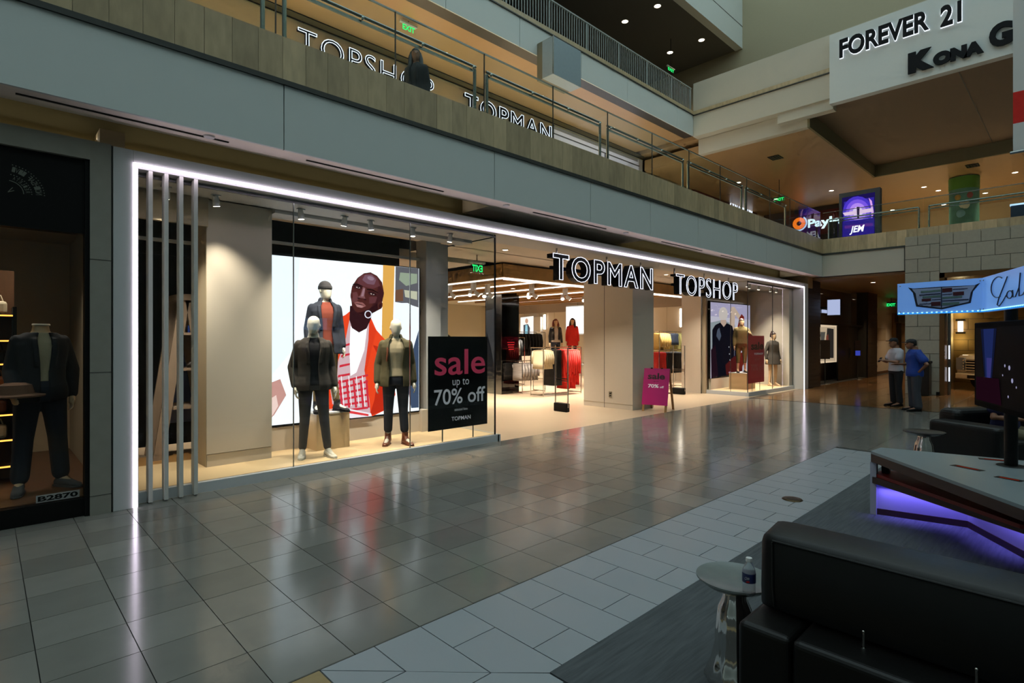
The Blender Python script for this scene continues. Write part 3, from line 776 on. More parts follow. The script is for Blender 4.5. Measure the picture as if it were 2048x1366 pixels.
# big screen with the fashion photograph
SY = 7.775
scr = thing('video_screen', 'large bright screen showing a man in an orange red blazer and plaid shirt', 'screen', (4, SY, 0.46))
MB().box(2.81, 5.31, SY, SY + .09, 0.455, 2.865).build('casing', 'black', scr)
fn = lambda x, y: PY(x, y, SY)
RED, SK, SK2, SK3 = 'e2431f', '4a2320', '2e1418', '7d4a45'
shirt, plaid = 'c9a8ae', 'c62d3c'
L = [('f4fbff', [(535, 509), (838, 537), (838, 821), (535, 852)]),
     ('eaf6ff', [(535, 509), (600, 515), (585, 700), (535, 760)]),
     ('d9a24e', [(766, 530), (789, 532), (786, 640), (786, 690), (763, 690)]),
     ('5a5a60', [(791, 533), (837, 537), (837, 615), (815, 608), (790, 604)]), ('8d9a86', [(800, 545), (834, 548), (834, 566), (812, 572), (798, 560)]), ('b7b7a0', [(808, 580), (834, 583), (834, 600), (810, 594)]), ('6a4a38', [(791, 580), (806, 578), (806, 602), (790, 603)]),
     ('eef3fb', [(790, 606), (815, 606), (837, 618), (837, 700), (788, 690)]), ('3c4a63', [(828, 690), (837, 660), (837, 815), (822, 816), (812, 760)]),
     ('c08f86', [(535, 768), (560, 758), (572, 790), (548, 830), (535, 842)]), ('e6c9c0', [(536, 800), (552, 790), (556, 812), (540, 838)]),
     (RED, [(653, 648), (668, 640), (690, 630), (700, 622), (720, 690), (735, 622), (752, 660), (770, 680), (786, 730), (790, 790), (770, 820), (745, 832), (700, 835), (655, 830), (645, 760), (640, 690)]),
     ('b92a14', [(745, 690), (760, 720), (748, 800), (738, 832), (775, 818), (788, 770), (778, 700)]), ('f2612f', [(655, 690), (676, 686), (676, 722), (655, 724)]), ('d63a1c', [(730, 630), (752, 662), (742, 700), (728, 760), (722, 690)]),
     (shirt, [(698, 640), (706, 628), (738, 632), (736, 680), (728, 740), (738, 800), (740, 828), (700, 822), (664, 808), (660, 780), (676, 720), (690, 680)]),
     ('f8f6fb', [(700, 652), (714, 662), (734, 650), (728, 700), (712, 745), (700, 752), (698, 700)])]
for i in range(6):   # plaid
    L.append((plaid, [(668 + i * 2, 765 + i * 11), (735, 748 + i * 13), (735, 752 + i * 13), (668 + i * 2, 770 + i * 11)]))
for xx in (676, 690, 704, 718, 729): L.append((plaid, [(xx, 760), (xx + 4, 760), (xx + 9, 815), (xx + 5, 815)]))
for i in range(4): L.append((plaid, [(684 - i * 3, 690 + i * 20), (698, 686 + i * 20), (698, 690 + i * 20), (683 - i * 3, 695 + i * 20)]))
for xx in (680, 695, 710, 722): L.append(('f6f0f4', [(xx, 752), (xx + 1.5, 752), (xx + 7, 812), (xx + 5.5, 812)]))
L += [('e9e0e6', [(686, 815), (740, 826), (742, 832), (700, 836), (652, 830)]), ('d63b3f', [(692, 820), (735, 828), (735, 832), (690, 825)]),
      (SK2, [(698, 612), (697, 640), (702, 656), (716, 665), (731, 657), (739, 640), (748, 606)]),
      (SK, [(739, 545), (752, 552), (762, 565), (766, 587), (762, 605), (757, 619), (742, 627), (730, 631), (717, 629), (708, 622), (702, 612), (699, 590), (702, 573), (713, 556), (726, 547)]),
      ('3a1a1d', [(755, 570), (764, 580), (765, 592), (760, 612), (742, 627), (722, 630), (738, 620), (746, 602), (752, 590)]), ('2a1014', [(736, 618), (752, 606), (756, 618), (742, 627), (726, 631), (712, 626), (722, 624)]),
      ('5c3236', [(722, 550), (740, 547), (752, 556), (758, 572), (744, 578), (728, 574), (712, 568), (714, 557)]), ('70505e', [(728, 550), (742, 550), (750, 560), (746, 570), (732, 568), (722, 560)]), ('8b7282', oval(739, 557, 7, 4, 12, 0, .3)),
      ('63393a', [(701, 586), (711, 584), (716, 596), (709, 606), (702, 604)]), ('5a3034', [(736, 594), (752, 594), (748, 606), (736, 608)]),
      (SK2, oval(713, 574.5, 9, 4, 12, 0, .25)), (SK2, oval(742, 587.5, 9.5, 4, 12, 0, .3)), ('b8a4a2', oval(713.5, 575.5, 4.5, 1.3, 8, 0, .25)), ('b8a4a2', oval(742, 588.5, 4.5, 1.3, 8, 0, .25)), ('120608', oval(714, 575.3, 1.6, 1.6, 8)), ('120608', oval(742.5, 588.3, 1.6, 1.6, 8)),
      ('1a090b', [(703, 568), (712, 567.5), (722, 572), (722, 574), (712, 570), (703, 570.5)]), ('1a090b', [(731, 578), (742, 579), (753, 585), (753, 587), (742, 581.5), (731, 580.5)]),
      ('744a4c', [(723, 574), (728, 576), (726, 592), (728, 598), (714, 595), (718, 590)]), ('93707a', [(724, 577), (727, 578), (724, 593), (719, 593)]), (SK2, oval(714.5, 597, 3.2, 1.6, 8, 0, .2)), (SK2, oval(727, 599.5, 3.2, 1.6, 8, 0, .2)),
      ('8a5654', [(705, 606), (712, 603), (717, 605), (722, 605), (729, 612), (722, 616), (712, 614)]), ('a87a78', [(708, 609), (716, 610), (724, 613), (720, 616), (711, 614)]), ('1a090b', [(705, 606.5), (716, 608), (729, 612), (716, 609.5)]),
      (SK, oval(757, 611, 5, 8, 10, 0, .2)), ('2a1014', oval(757, 612, 2.4, 5, 8, 0, .2)), (SK, oval(700, 592, 2.5, 7, 10)),
      ('d8d8e6', oval(733, 629, 7.5, 8, 14)), (SK2, oval(733, 629, 5.5, 6, 14))]  # pale ring is a reflection, painted into the picture
art(L, fn, (0, -1, 0), 0.0008, 1.2, 'screen').build('picture', None, scr)

# hard-backed sale poster in the window
pz0, pz1 = 0.30, 1.708
sp = thing('sale_poster', 'black sale poster with pink and white lettering behind the window glass', 'poster', (5.31, 6.73, DZ))
MB().box(4.735, 5.892, 6.722, 6.73, pz0, pz1).build('board', mat('poster_black', '07080a', 0.25), sp)
MB().box(5.0, 5.02, 6.74, 6.75, DZ, pz0 + .3).box(5.6, 5.62, 6.74, 6.75, DZ, pz0 + .3).build('leg', 'steel', sp)
mat('print_pink', 'e8456a', .5, emit=.08); mat('print_white', 'efe9f0', .5, emit=.06)
def PT_(px, py): q = PY(px, py, 6.7215); return q
def wline(st, px0, px1, pyb, pyt, m, par, bold=.0, fnp=PT_, u=(1, 0, 0), n=(0, -1, 0), off=.002, name='lettering'):
    a, b_, t_ = fn_pts = fnp(px0, pyb), fnp(px1, pyb), fnp(px0, pyt)
    W = (b_ - a).dot(Vector(u).normalized()); Hh = t_.z - a.z
    return text_on(st, a + Vector(n) * off, u, (0, 0, 1), W, Hh, bold=bold, n=n).build(name, m, par)
wline('sale', 869, 970, 752, 699, 'print_pink', sp, .012)
wline('up to', 905, 938, 776, 758, 'print_white', sp)
wline('70% off', 868, 970, 812, 780, 'print_white', sp, .01)
wline('selected lines', 909, 935, 822, 817, 'print_white', sp)
wline('TOPMAN', 903, 941, 842, 834, 'print_white', sp, .01)

# mannequins
def fig_pose(**k): return k
def m1x(root, xf, J):
    pass
figure('mannequin', 'white faceless mannequin in charcoal blazer and white sneakers at the glass', 'mannequin', (3.16, 7.10, DZ), math.radians(-18), 1.86, 'mannequin_white',
       dict(turn=-.35, ankL=(.17, -.05, .09), toeL=(.22, -.22, .03), kneeL=(.125, -.05, .5), ankR=(-.13, .03, .09), toeR=(-.16, -.15, .03), elR=(-.25, .05, 1.15), wrR=(-.225, -.04, .91), elL=(.225, .04, 1.15), wrL=(.25, -.06, .90)),
       dict(m='cloth_charcoal', hem=.86, gap=.20, vee=1.6, name='blazer', flare=.12), dict(m='cloth_grey', end=.13, ease=.004, cuff=.05), dict(m='shoe_white'), knit=dict(m='cloth_black', name='shirt'), voxel=.010)
figure('mannequin', 'mannequin in dark beanie and black coat standing on the wooden cube', 'mannequin', (3.53, 7.55, .635), math.radians(-10), 1.84, 'mannequin_white',
       dict(turn=.45, ankR=(-.12, -.02, .09), toeR=(-.15, -.18, .03), ankL=(.16, -.03, .09), toeL=(.24, -.18, .03)),
       dict(m='cloth_navy', hem=.80, gap=.28, vee=1.2, name='coat', collar=True, flare=.15, ease=.03), dict(m='cloth_khaki', end=.16, ease=.004, cuff=.05), dict(m='cloth_black', h=.13), hat=dict(kind='beanie', m='cloth_dark_grey'), knit=dict(m='cloth_rust', name='sweater'), voxel=.011)
def strap(root, xf, J):
    for s_ in (-1,):
        MB(xf).tube([(s_ * .12, .13, 1.30), (s_ * .13, .05, 1.50), (s_ * .125, -.06, 1.485), (s_ * .12, -.155, 1.36), (s_ * .13, -.15, 1.2)], .014, 6).build('backpack_strap', 'leather_brown', root, True)
    MB(xf).ell((0, .2, 1.28), (.13, .09, .18), 12, 8).build('backpack', 'leather_brown', root, True)
figure('mannequin', 'white mannequin in open olive jacket, cream sweater and brown ankle boots', 'mannequin', (4.42, 7.10, DZ), math.radians(-30), 1.85, 'mannequin_white',
       dict(turn=.1, ankL=(.13, -.04, .09), toeL=(.2, -.19, .03), ankR=(-.11, .03, .09), toeR=(-.15, -.14, .03), wrL=(.25, -.05, .9), wrR=(-.26, -.04, .9), elR=(-.24, .04, 1.15)),
       dict(m='cloth_olive', hem=.84, gap=.40, vee=.5, name='jacket', collar=True, flare=.1, ease=.035, lapel=False), dict(m='denim', end=.22, ease=.008, cuff=.062), dict(m='leather_brown', h=.15), knit=dict(m='cloth_cream', name='sweater', hem=.98), extra=strap, voxel=.010)
pl = thing('plinth', 'pale wooden cube plinth with white top under the beanie mannequin', 'plinth', (3.57, 7.58, DZ))
MB().box(3.335, 3.825, 7.385, 7.74, DZ + .004, .615).build('body', 'pale_wood', pl)
MB().box(3.33, 3.83, 7.38, 7.745, .615, .635).build('top', 'white_plastic', pl)

# track spot lamps on the window ceiling
def spot(x, y, z, label, tgt, power=14, grp=None, m='white_plastic', col=WARM, ang=1.3):
    t = thing('spot_lamp', label, 'lamp', (x, y, z), grp)
    d = (Vector(tgt) - Vector((x, y, z - .07))).normalized()
    MB().box(x - .05, x + .05, y - .02, y + .02, z - .015, z).build('bracket', m, t)
    MB().tube([(x, y, z), (x, y, z - .06)], .008, 6).build('arm', m, t)
    c = Vector((x, y, z - .075)); e = c + d * .06
    MB().tube([c - d * .06, e], [.032, .042], 12).build('housing', m, t, True)
    MB().tube([e, e + d * .004], .035, 12).build('lens', 'lamp_white', t)
    if power:
        l = lamp('spot_light', 'SPOT', e + d * .02, power, col, .03, parent=t, spot=ang, blend=1.0); aim(l, tgt)
    return t
for i, (x, tx, ty) in enumerate(((1.45, 1.5, 7.9), (1.95, 2.3, 7.3), (2.95, 3.2, 7.1), (3.55, 3.5, 7.6), (3.95, 4.3, 7.1), (4.65, 4.6, 7.0), (5.35, 5.2, 7.3))):
    spot(x, 7.0, 3.345, 'small white spotlight on the left window ceiling, number %d from the slats' % (i + 1) if 0 else ['small white spotlight above the white slats', 'small white spotlight in front of the cream panel', 'small white spotlight above the blazer mannequin', 'small white spotlight above the wooden cube', 'small white spotlight above the middle of the screen', 'bright white spotlight above the olive jacket mannequin', 'small white spotlight above the black sale poster'][i], (tx, ty, 1.0 if i != 1 else 1.25), 200 if i != 1 else 110, 'left window spotlights')

# timber trestle with shelves behind the slats
lad = thing('trestle_shelf', 'grey wooden trestle ladder with shelves behind the white slats', 'shelf', (2.1, 8.6, DZ))
mat('old_wood', '8d7a68', .7, noise=.3, scale=4, stretch=(6, 6, .6))
for sx in (0, 1):
    yy = 8.25 + sx * .5
    for a, c in (((1.62, yy, DZ), (1.92, yy, 2.22)), ((2.30, yy, DZ), (1.98, yy, 2.22))):
        MB().obox((Vector(a) + Vector(c)) / 2, (.06, 0, 0), (0, .018, 0), (Vector(c) - Vector(a)) / 2).build('leg', 'old_wood', lad)
MB().box(1.84, 2.06, 8.2, 8.8, 2.18, 2.26).build('top_board', 'old_wood', lad)
for z, a, c in ((.75, 1.78, 2.5), (1.25, 1.84, 2.5), (1.72, 1.9, 2.5)): MB().box(a, c, 8.2, 8.8, z, z + .035).build('shelf_board', 'old_wood', lad)
MB().box(1.80, 2.5, 8.82, 8.86, .5, 2.0).build('back_sheet', mat('blue_sheet', '5a6a9a', .6), lad)
for i, (x, z, col, lb) in enumerate(((2.02, 1.755, '28449a', 'small blue tub on the top trestle shelf'), (2.14, 1.755, '8d6a4a', 'brown leather box on the top trestle shelf'), (2.05, 1.285, '231c1a', 'dark shoe on the middle trestle shelf'), (2.2, 1.285, '6a3a22', 'brown shoe on the middle trestle shelf'), (2.06, .785, '1c1c22', 'dark bottle on the low trestle shelf'))):
    mb = MB().lathe([(.001, z), (.045, z), (.05, z + .02), (.048, z + .09), (.03, z + .105), (.001, z + .11)], (x, 8.35, 0), 14) if i in (0, 4) else MB().loft([[Vector((x + dx, 8.35 + w_ * math.cos(a), z + max(0, h * (.5 + .5 * math.sin(a))))) for a in [2 * PI * q / 12 for q in range(12)]] for dx, w_, h in ((-.08, .02, .05), (-.05, .035, .09), (.0, .037, .08), (.06, .038, .05), (.1, .02, .035))])
    tag(mb.build(['tub', 'box', 'shoe', 'shoe', 'bottle'][i], mat('it%d' % i, col, .5), None, True), lb, ['tub', 'box', 'shoe', 'shoe', 'bottle'][i])
# ================================================================ HANGING SIGN LETTERS
mat('letter_black', '08080c', .6, spec=.2)
def sign(st, name, label, x0, x1, z0, z1, Y, depth, line, bold, rail=True, space=1.0, rods=(), ztop=3.37):
    t = thing(name, label, 'sign', ((x0 + x1) / 2, Y, z0))
    W = x1 - x0; n = len(st)
    mb = text_on(st, (x0, Y + depth / 2, z0), (1, 0, 0), (0, 0, 1), W, z1 - z0, thick=depth, bold=bold, n=(0, -1, 0), space=space)
    mb.build('letter_body', 'letter_black', t)
    text_on(st, (x0, Y - .006, z0), (1, 0, 0), (0, 0, 1), W, z1 - z0, fill=False, line=line, bold=bold, n=(0, -1, 0), space=space).build('neon_outline', 'neon', t)
    if rail: MB().box(x0 + .12, x1 - .1, Y + depth, Y + depth + .05, (z0 + z1) / 2 - .03, (z0 + z1) / 2 + .03).build('support_rail', 'letter_black', t)
    for x in rods: MB().box(x - .012, x + .012, Y + depth + .01, Y + depth + .035, (z0 + z1) / 2, ztop).build('hanging_rod', 'steel', t)
    return t
sign('TOPMAN', 'shop_sign', 'hanging black outlined letters reading TOPMAN over the shop entrance', 7.456, 10.76, 2.755, 3.235, 6.70, .15, .009, .016, rods=(7.75, 9.3, 10.55), space=1.18)
sign('TOPSHOP', 'shop_sign', 'hanging black outlined letters reading TOPSHOP over the shop entrance', 11.78, 15.08, 2.735, 3.215, 6.70, .15, .009, -.008, rods=(12.0, 13.5, 14.9), space=1.12)

# ================================================================ STORE INTERIOR
cp = struct('wall_pillar', MB().box(10.95, 11.85, 7.345, 8.80, 0, 3.5), 'cream', 'cream clad pillar in the middle of the shop entrance', 'wall')
MB().box(10.946, 10.951, 8.155, 8.165, 0, 3.4).build('panel_joint', 'dark_edge', cp)
MB().box(10.944, 10.951, 7.345, 8.8, .12, .124).build('panel_joint', 'cream_side', cp)
q = thing('wall_socket', 'small steel socket plate low on the cream pillar', 'socket', (10.94, 7.98, .3))
MB().box(10.94, 10.95, 7.93, 8.02, .26, .40).build('plate', 'steel', q); MB().box(10.936, 10.941, 7.955, 7.995, .29, .32).box(10.936, 10.941, 7.955, 7.995, .34, .37).build('outlet', 'black', q)
bc = struct('wall_pillar', MB().box(11.27, 12.0, 12.2, 12.95, 0, 3.42), 'black_gloss', 'glossy black column inside the store', 'wall')
mat('red_print', 'b5162a', .5, emit=.3)
for i in range(4): MB().box(11.5 + .02 * i, 11.8 - .01 * i, 12.195, 12.2, 1.55 - i * .07, 1.58 - i * .07).build('print_line', 'red_print', bc)
MB().box(11.255, 11.27, 12.2, 12.9, 0, 3.42).build('edge_strip', 'steel', bc)
rp = struct('wall_pillar', MB().box(15.92, 16.35, 8.20, 8.86, 0, 3.5), 'cream', 'cream partition beside the right display window', 'wall')
MB().box(15.90, 15.93, 8.18, 8.205, 0, 3.4).build('metal_edge', 'steel', rp)
struct('wall_pillar', MB().box(16.0, 16.1, 8.1, 8.2, 0, 3.4), 'cream_side', 'narrow frame of the right display window', 'wall')
# timber canopy with light lines
cn = thing('timber_canopy', 'timber ceiling canopy with white light lines inside the store', 'canopy', (10.5, 12, 3.1))
MB().box(8.42, 16.5, 9.05, 16, 3.12, 3.36).build('panel', mat('canopy_wood', 'a8834e', .5, noise=.25, scale=4, stretch=(1, .2, 1)), cn)
MB().box(8.40, 8.44, 9.05, 16, 3.06, 3.36).box(8.4, 16.5, 9.03, 9.07, 3.06, 3.36).build('edge_board', 'canopy_wood', cn)
for i in range(10): MB().box(8.9 + i * .75, 8.96 + i * .75, 9.1, 16, 3.02, 3.12).build('slat', 'canopy_wood', cn)
emis('led_soft', 'fff4ec', 2.6)
for x in (8.42, 9.62, 10.9, 12.6, 14.2): MB().box(x - .014, x + .014, 9.05, 16, 3.02, 3.05).build('light_line', 'led_soft', cn)
MB().box(8.42, 16.5, 9.035, 9.07, 3.0, 3.05).build('light_line', 'led_soft', cn)
def ceil_lamp(x, y, z, power, label, grp, sz=1.2, col=WARM, m='downlight_rim', r=.07):
    t = thing('ceiling_lamp', label, 'lamp', (x, y, z), grp)
    MB().lathe([(.001, z - .004), (r * .75, z - .005), (r * .8, z - .001)], (x, y, 0), 14).build('lens', 'lamp_white', t)
    MB().lathe([(r * .8, z), (r * .8, z - .008), (r, z - .008), (r, z)], (x, y, 0), 16).build('rim', m, t, True)
    if power: lamp('ceiling_light', 'AREA', (x, y, z - .02), power, col, sz, parent=t)
    return t
for i, (x, y) in enumerate(((3.0, 11.0), (6.8, 11.0))):
    ceil_lamp(x, y, 3.35, 60, 'recessed warm lamp in the ceiling panels behind the left window', 'lamps behind the left window', .5)
for i, (x, y) in enumerate(((10.2, 10.6), (13.4, 10.6), (10.2, 14.0), (13.4, 14.0))):
    ceil_lamp(x, y, 3.02, 150, 'recessed warm lamp in the timber canopy', 'lamps in the timber canopy', 1.0)
for i, (x, y) in enumerate(((15.0, 9.9), (17.6, 10.0), (18, 13.5), (16.5, 17.5), (18, 20), (12.5, 19))):
    ceil_lamp(x, y, 3.40, 150, 'recessed warm lamp over the clothes racks', 'lamps over the clothes racks', 1.0)
for i, (x, y) in enumerate(((7.3, 7.8), (9.2, 7.8), (13.2, 7.8), (14.8, 7.8))):
    ceil_lamp(x, y, 3.398, 38, 'recessed warm lamp just inside the shop entrance', 'lamps inside the entrance', .35)
tl = None
for i, (x, y) in enumerate(((8.6, 12.2), (8.7, 11.4), (8.75, 10.5), (9.3, 10.6), (10.3, 10.0), (11.4, 9.8), (12.3, 9.8), (13.2, 9.8), (9.3, 12.6), (9.0, 14.0))):
    if tl is None:
        tl = thing('track_lamp', 'white twin headed track lamp hanging inside the store', 'lamp', (x, y, 3.0), 'twin headed track lamps')
        MB().box(x - .05, x + .05, y - .05, y + .05, 2.86, 3.13).build('gear_box', 'white_plastic', tl)
        for s_ in (-1, 1):
            c = Vector((x + .08 * s_, y - .03 * s_, 2.80)); d = Vector((.5 * s_, -.5, -.6)).normalized()
            MB().tube([c - d * .07, c + d * .08], [.045, .055], 12).build('lamp_head', 'white_plastic', tl, True)
            MB().tube([c + d * .081, c + d * .085], .045, 12).build('lens', 'lamp_white', tl)
        t0 = (x, y)
    else: dup(tl, (x - t0[0], y - t0[1], 0))
# panelled side wall: band, joints, light bars
sw = bpy.data.objects['wall_right']
MB().box(19.66, 19.70, 8.9, 22, 2.95, 3.6).build('grey_band', mat('taupe', '85766a', .6), sw)
for i in range(13): MB().box(19.69, 19.70, 9.6 + i * 1.0, 9.61 + i * 1.0, .3, 2.95).build('panel_joint', 'cream_side', sw)
for i, y in enumerate((10.95, 12.45, 15.4, 18.2)):
    t = thing('wall_light', 'vertical glowing light bar on the store side wall', 'light', (19.64, y, 2.2), 'light bars on the side wall')
    MB().box(19.63, 19.66, y - .06, y + .06, 2.15, 2.85).build('diffuser', 'lamp_white', t); MB().box(19.66, 19.69, y - .07, y + .07, 2.12, 2.88).build('back_plate', 'white_plastic', t)
# lit posters on the wall
lb = thing('light_box', 'lit poster of a standing figure in grey jacket deep in the store', 'poster', (19.5, 18.9, 1.6))
MB().box(19.5, 19.695, 18.35, 19.75, 1.3, 2.75).build('case', 'white_plastic', lb)
fnx = lambda x, y: PX(x, y, 19.5)
art([('fbf6ee', [(1041, 635), (1067, 632), (1067, 678), (1041, 678)]), ('4b4c52', [(1047, 650), (1056, 648), (1060, 656), (1059, 674), (1047, 674)]), ('8fc6d6', [(1051, 650), (1055, 650), (1056, 671), (1050, 671)]), ('c79a80', oval(1053.5, 642, 3, 5)), ('7a2a24', [(1048, 672), (1059, 672), (1059, 678), (1048, 678)])], fnx, (-1, 0, 0), .002, 1.1, 'lb').build('picture', None, lb)
lb2 = thing('light_box', 'tall blank glowing white panel above the red dress mannequin', 'panel', (17.6, 14.6, 1.6))
MB().box(17.5, 17.56, 13.9, 15.0, 1.9, 3.0).build('diffuser', emis('panel_white', 'fbfaf4', 1.6), lb2); MB().box(17.56, 17.62, 13.85, 15.05, 1.85, 3.05).build('frame', 'white_plastic', lb2)
MB().box(17.58, 17.6, 14.44, 14.46, 3.0, 3.42).build('hanging_rod', 'steel', lb2)
# escalator edge with light strip
es = thing('escalator', 'escalator side with glass balustrade and light strip behind the black column', 'escalator', (10.8, 16, 0))
MB().prism([(10.2, 16.2, 0.6), (13.5, 16.2, 0.0), (13.8, 16.2, 0), (10.2, 16.2, 2.2)], (0, .5, 0)).build('truss', 'wood', es)
MB().prism([(10.2, 16.15, 2.2), (13.8, 16.15, 0.1), (13.8, 16.15, .9), (10.2, 16.15, 3.0)], (0, .02, 0)).build('balustrade', 'shop_glass', es)
MB().tube([(10.2, 16.16, 3.0), (13.8, 16.16, .92)], .03, 8).build('handrail', 'black', es)
MB().tube([(10.2, 16.12, 2.25), (13.8, 16.12, .15)], .03, 6).build('light_strip', 'led_soft', es)
lp = thing('mural_panel', 'pale blue mural panel with torn outline beside the escalator', 'panel', (9.6, 17.0, 0))
MB().prism([(9.2, 17, 0.0), (11.4, 17, .0), (11.4, 17, 2.9), (10.4, 17, 3.0), (9.8, 17, 2.8), (9.3, 17, 2.55), (9.5, 17, 1.8)], (0, .05, 0)).build('sheet', mat('lavender', '8f9bd6', .6, emit=.35), lp)
MB().box(10.5, 11.1, 16.96, 17.0, .8, 2.4).build('white_figure', 'white_plastic', lp)
struct('wall_back', MB().box(4, 9.1, 17.3, 17.5, 0, 3.9), mat('dark_panel', '3a2e26', .6), 'dark brown partition deep in the store', 'wall')
# anti-theft gates
def gate(x, y, label):
    t = thing('security_gate', label, 'gate', (x, y, 0))
    MB().box(x - .06, x + .06, y - .20, y + .20, 0, .20).build('base', 'black', t, bevel=.02)
    MB().tube([(x, y - .19, .1), (x, y - .19, 1.47), (x, y + .19, 1.47), (x, y + .19, .1)], .016, 8).build('loop', 'chrome', t, True)
    for z in (.70, .75): MB().box(x - .012, x + .012, y - .18, y + .18, z, z + .02).build('crossbar', 'chrome', t)
gate(9.62, 8.38, 'chrome loop security gate with black base left of the pillar')
gate(15.2, 8.55, 'chrome loop security gate with black base right of the pillar')
# racks and garments
def rack(x0, x1, y, z, label, two=False):
    t = thing('clothes_rack', label, 'rack', ((x0 + x1) / 2, y, 0))
    for x in (x0, x1):
        for dy in (-.25, .25): MB().tube([(x, y + dy, .02), (x, y + dy, z)], .014, 6).build('post', 'chrome', t)
        MB().tube([(x, y - .25, z), (x, y + .25, z)], .014, 6).build('end_bar', 'chrome', t); MB().tube([(x, y - .25, .05), (x, y + .25, .05)], .014, 6).build('foot_bar', 'chrome', t)
    for dy in ((-.25, .25) if two else (0,)): MB().tube([(x0, y + dy, z), (x1, y + dy, z)], .014, 6).build('rail', 'chrome', t)
    MB().tube([(x0, y, .05), (x1, y, .05)], .012, 6).build('foot_bar', 'chrome', t)
    return t
gm = {}
def garment(x, y, z, w_, h, m, name, label, grp, along='X', sleeve=True):
    key = (w_, h, m, along, sleeve)
    if key not in gm:
        n = 16; mb = MB(); rings = []
        for zz, ww, tt in ((-.06, .04, .012), (-.075, w_ * .45, .02), (-.12, w_ * .5, .03), (-.4 * h, w_ * .47, .03), (-.7 * h, w_ * .5, .04), (-h, w_ * .53, .045)):
            ring = []
            for k_ in range(n):
                a = 2 * PI * k_ / n; r_ = 1 + (.25 * math.sin(3 * a + zz * 9) if zz < -.3 else 0)
                p, q_ = ww * math.cos(a), tt * math.sin(a) * r_
                ring.append(Vector((q_, p, zz)) if along == 'X' else Vector((p, q_, zz)))
            rings.append(ring)
        mb.loft(rings)
        if sleeve:
            for s_ in (-1, 1):
                pts = [(0, s_ * w_ * .44, -.11), (0, s_ * w_ * .56, -.11 - h * .3), (0, s_ * w_ * .54, -.11 - h * .6)]
                mb.tube(pts if along == 'X' else [(b_, a_, c_) for a_, b_, c_ in pts], [.045, .04, .035], 8)
        hk = MB().tube([(0, 0, -.065), (0, 0, -.02), (.008, .012, -.002), (0, .02, .014), (0, .0, .018)], .004, 5)
        gm[key] = (mb.data(name, m), hk.data('hanger', 'steel'))
        gm[key][0].polygons.foreach_set('use_smooth', [True] * len(gm[key][0].polygons))
    t = thing(name, label, 'garment', (x, y, z), grp)
    for me, nm in zip(gm[key], ('cloth', 'hanger')):
        o = bpy.data.objects.new(nm, me); C.objects.link(o); o.parent = t
    return t
mat('g_red', 'd8281f', .85, noise=.15); mat('g_cream', 'd9caa6', .9, noise=.1); mat('g_black', '141416', .9); mat('g_grey', '6b665f', .9, noise=.2)
mat('g_leopard', 'a98a4a', .9, noise=.75, scale=55); mat('g_navy', '1a2436', .9); mat('g_redprint', '9b1c18', .9, noise=.7, scale=60); mat('g_white', 'b9b2a8', .9); mat('g_olive', '7d7a4a', .9)
st_m = mat('g_stripe', 'a7a09a', .9, noise=.9, scale=9, stretch=(.2, .2, 9))
rack(11.55, 13.25, 11.0, 1.42, 'chrome rack of cream, black and red garments inside the entrance')
for i in range(5): garment(11.62 + i * .085, 11.0, 1.42, .46, .62, 'g_cream', 'blouse', 'cream blouse on the front chrome rack', 'cream blouses on the front rack')
for i in range(5): garment(12.08 + i * .075, 11.0, 1.42, .44, 1.12, 'g_black', 'black_dress', 'long black dress on the front chrome rack', 'black dresses on the front rack', sleeve=False)
for i in range(8): garment(12.52 + i * .09, 11.0, 1.42, .5, 1.05 + .1 * (i % 3), 'g_red', 'red_dress', 'bright red dress on the front chrome rack', 'red dresses on the front rack')
rack(11.7, 12.7, 12.0, 1.0, 'low chrome rack of striped tops behind the cream blouses')
for i in range(6): garment(11.75 + i * .13, 12.0, 1.0, .46, .6, 'g_stripe', 'striped_top', 'striped top on the low chrome rack', 'striped tops on the low rack')
rack(12.6, 14.0, 14.2, 1.72, 'chrome rack of grey and white tops beside the black column')
for i, m in enumerate(('g_grey', 'g_grey', 'g_white', 'g_white', 'g_grey', 'g_grey', 'g_white', 'g_grey', 'g_black')):
    garment(12.66 + i * .15, 14.2, 1.72, .5, .85, m, 'knit_top', {'g_grey': 'grey knit top on the rack beside the black column', 'g_white': 'white knit top on the rack beside the black column', 'g_black': 'black knit top on the rack beside the black column'}[m], 'tops on the rack by the column')
for i in range(5): garment(12.7 + i * .12, 14.5, 1.0, .46, .8, 'g_navy', 'trousers', 'dark trousers hanging low beside the black column', 'trousers by the column', sleeve=False)
rack(14.3, 16.6, 15.6, 1.95, 'tall chrome rack of black and red coats behind the mannequins')
for i in range(12): m = 'g_red' if 0 < i < 4 else 'g_black'; garment(14.4 + i * .18, 15.6, 1.95, .52, .95, m, 'coat', 'red coat on the tall rack behind the mannequins' if m == 'g_red' else 'black coat on the tall rack behind the mannequins', 'coats on the tall rack')
rack(17.4, 19.4, 10.8, 1.95, 'chrome rack of leopard print and denim garments right of the pillar')
for i in range(6): garment(17.5 + i * .12, 10.8, 1.95, .5, .75, 'g_leopard', 'leopard_coat', 'leopard print coat on the rack right of the pillar', 'leopard coats')
for i in range(5): garment(18.3 + i * .11, 10.8, 1.95, .5, .5, 'g_navy', 'denim_skirt', 'dark denim skirt on the rack right of the pillar', 'denim skirts', sleeve=False)
for i in range(4): garment(18.9 + i * .13, 10.8, 1.95, .5, .9, 'g_olive', 'olive_shirt', 'olive shirt on the rack right of the pillar', 'olive shirts')
rack(15.9, 17.5, 9.9, 1.30, 'low chrome rack of red print and black skirts right of the pillar')
for i in range(5): garment(15.98 + i * .1, 9.9, 1.30, .46, .72, 'g_redprint', 'print_skirt', 'red print skirt on the low rack right of the pillar', 'red print skirts', sleeve=False)
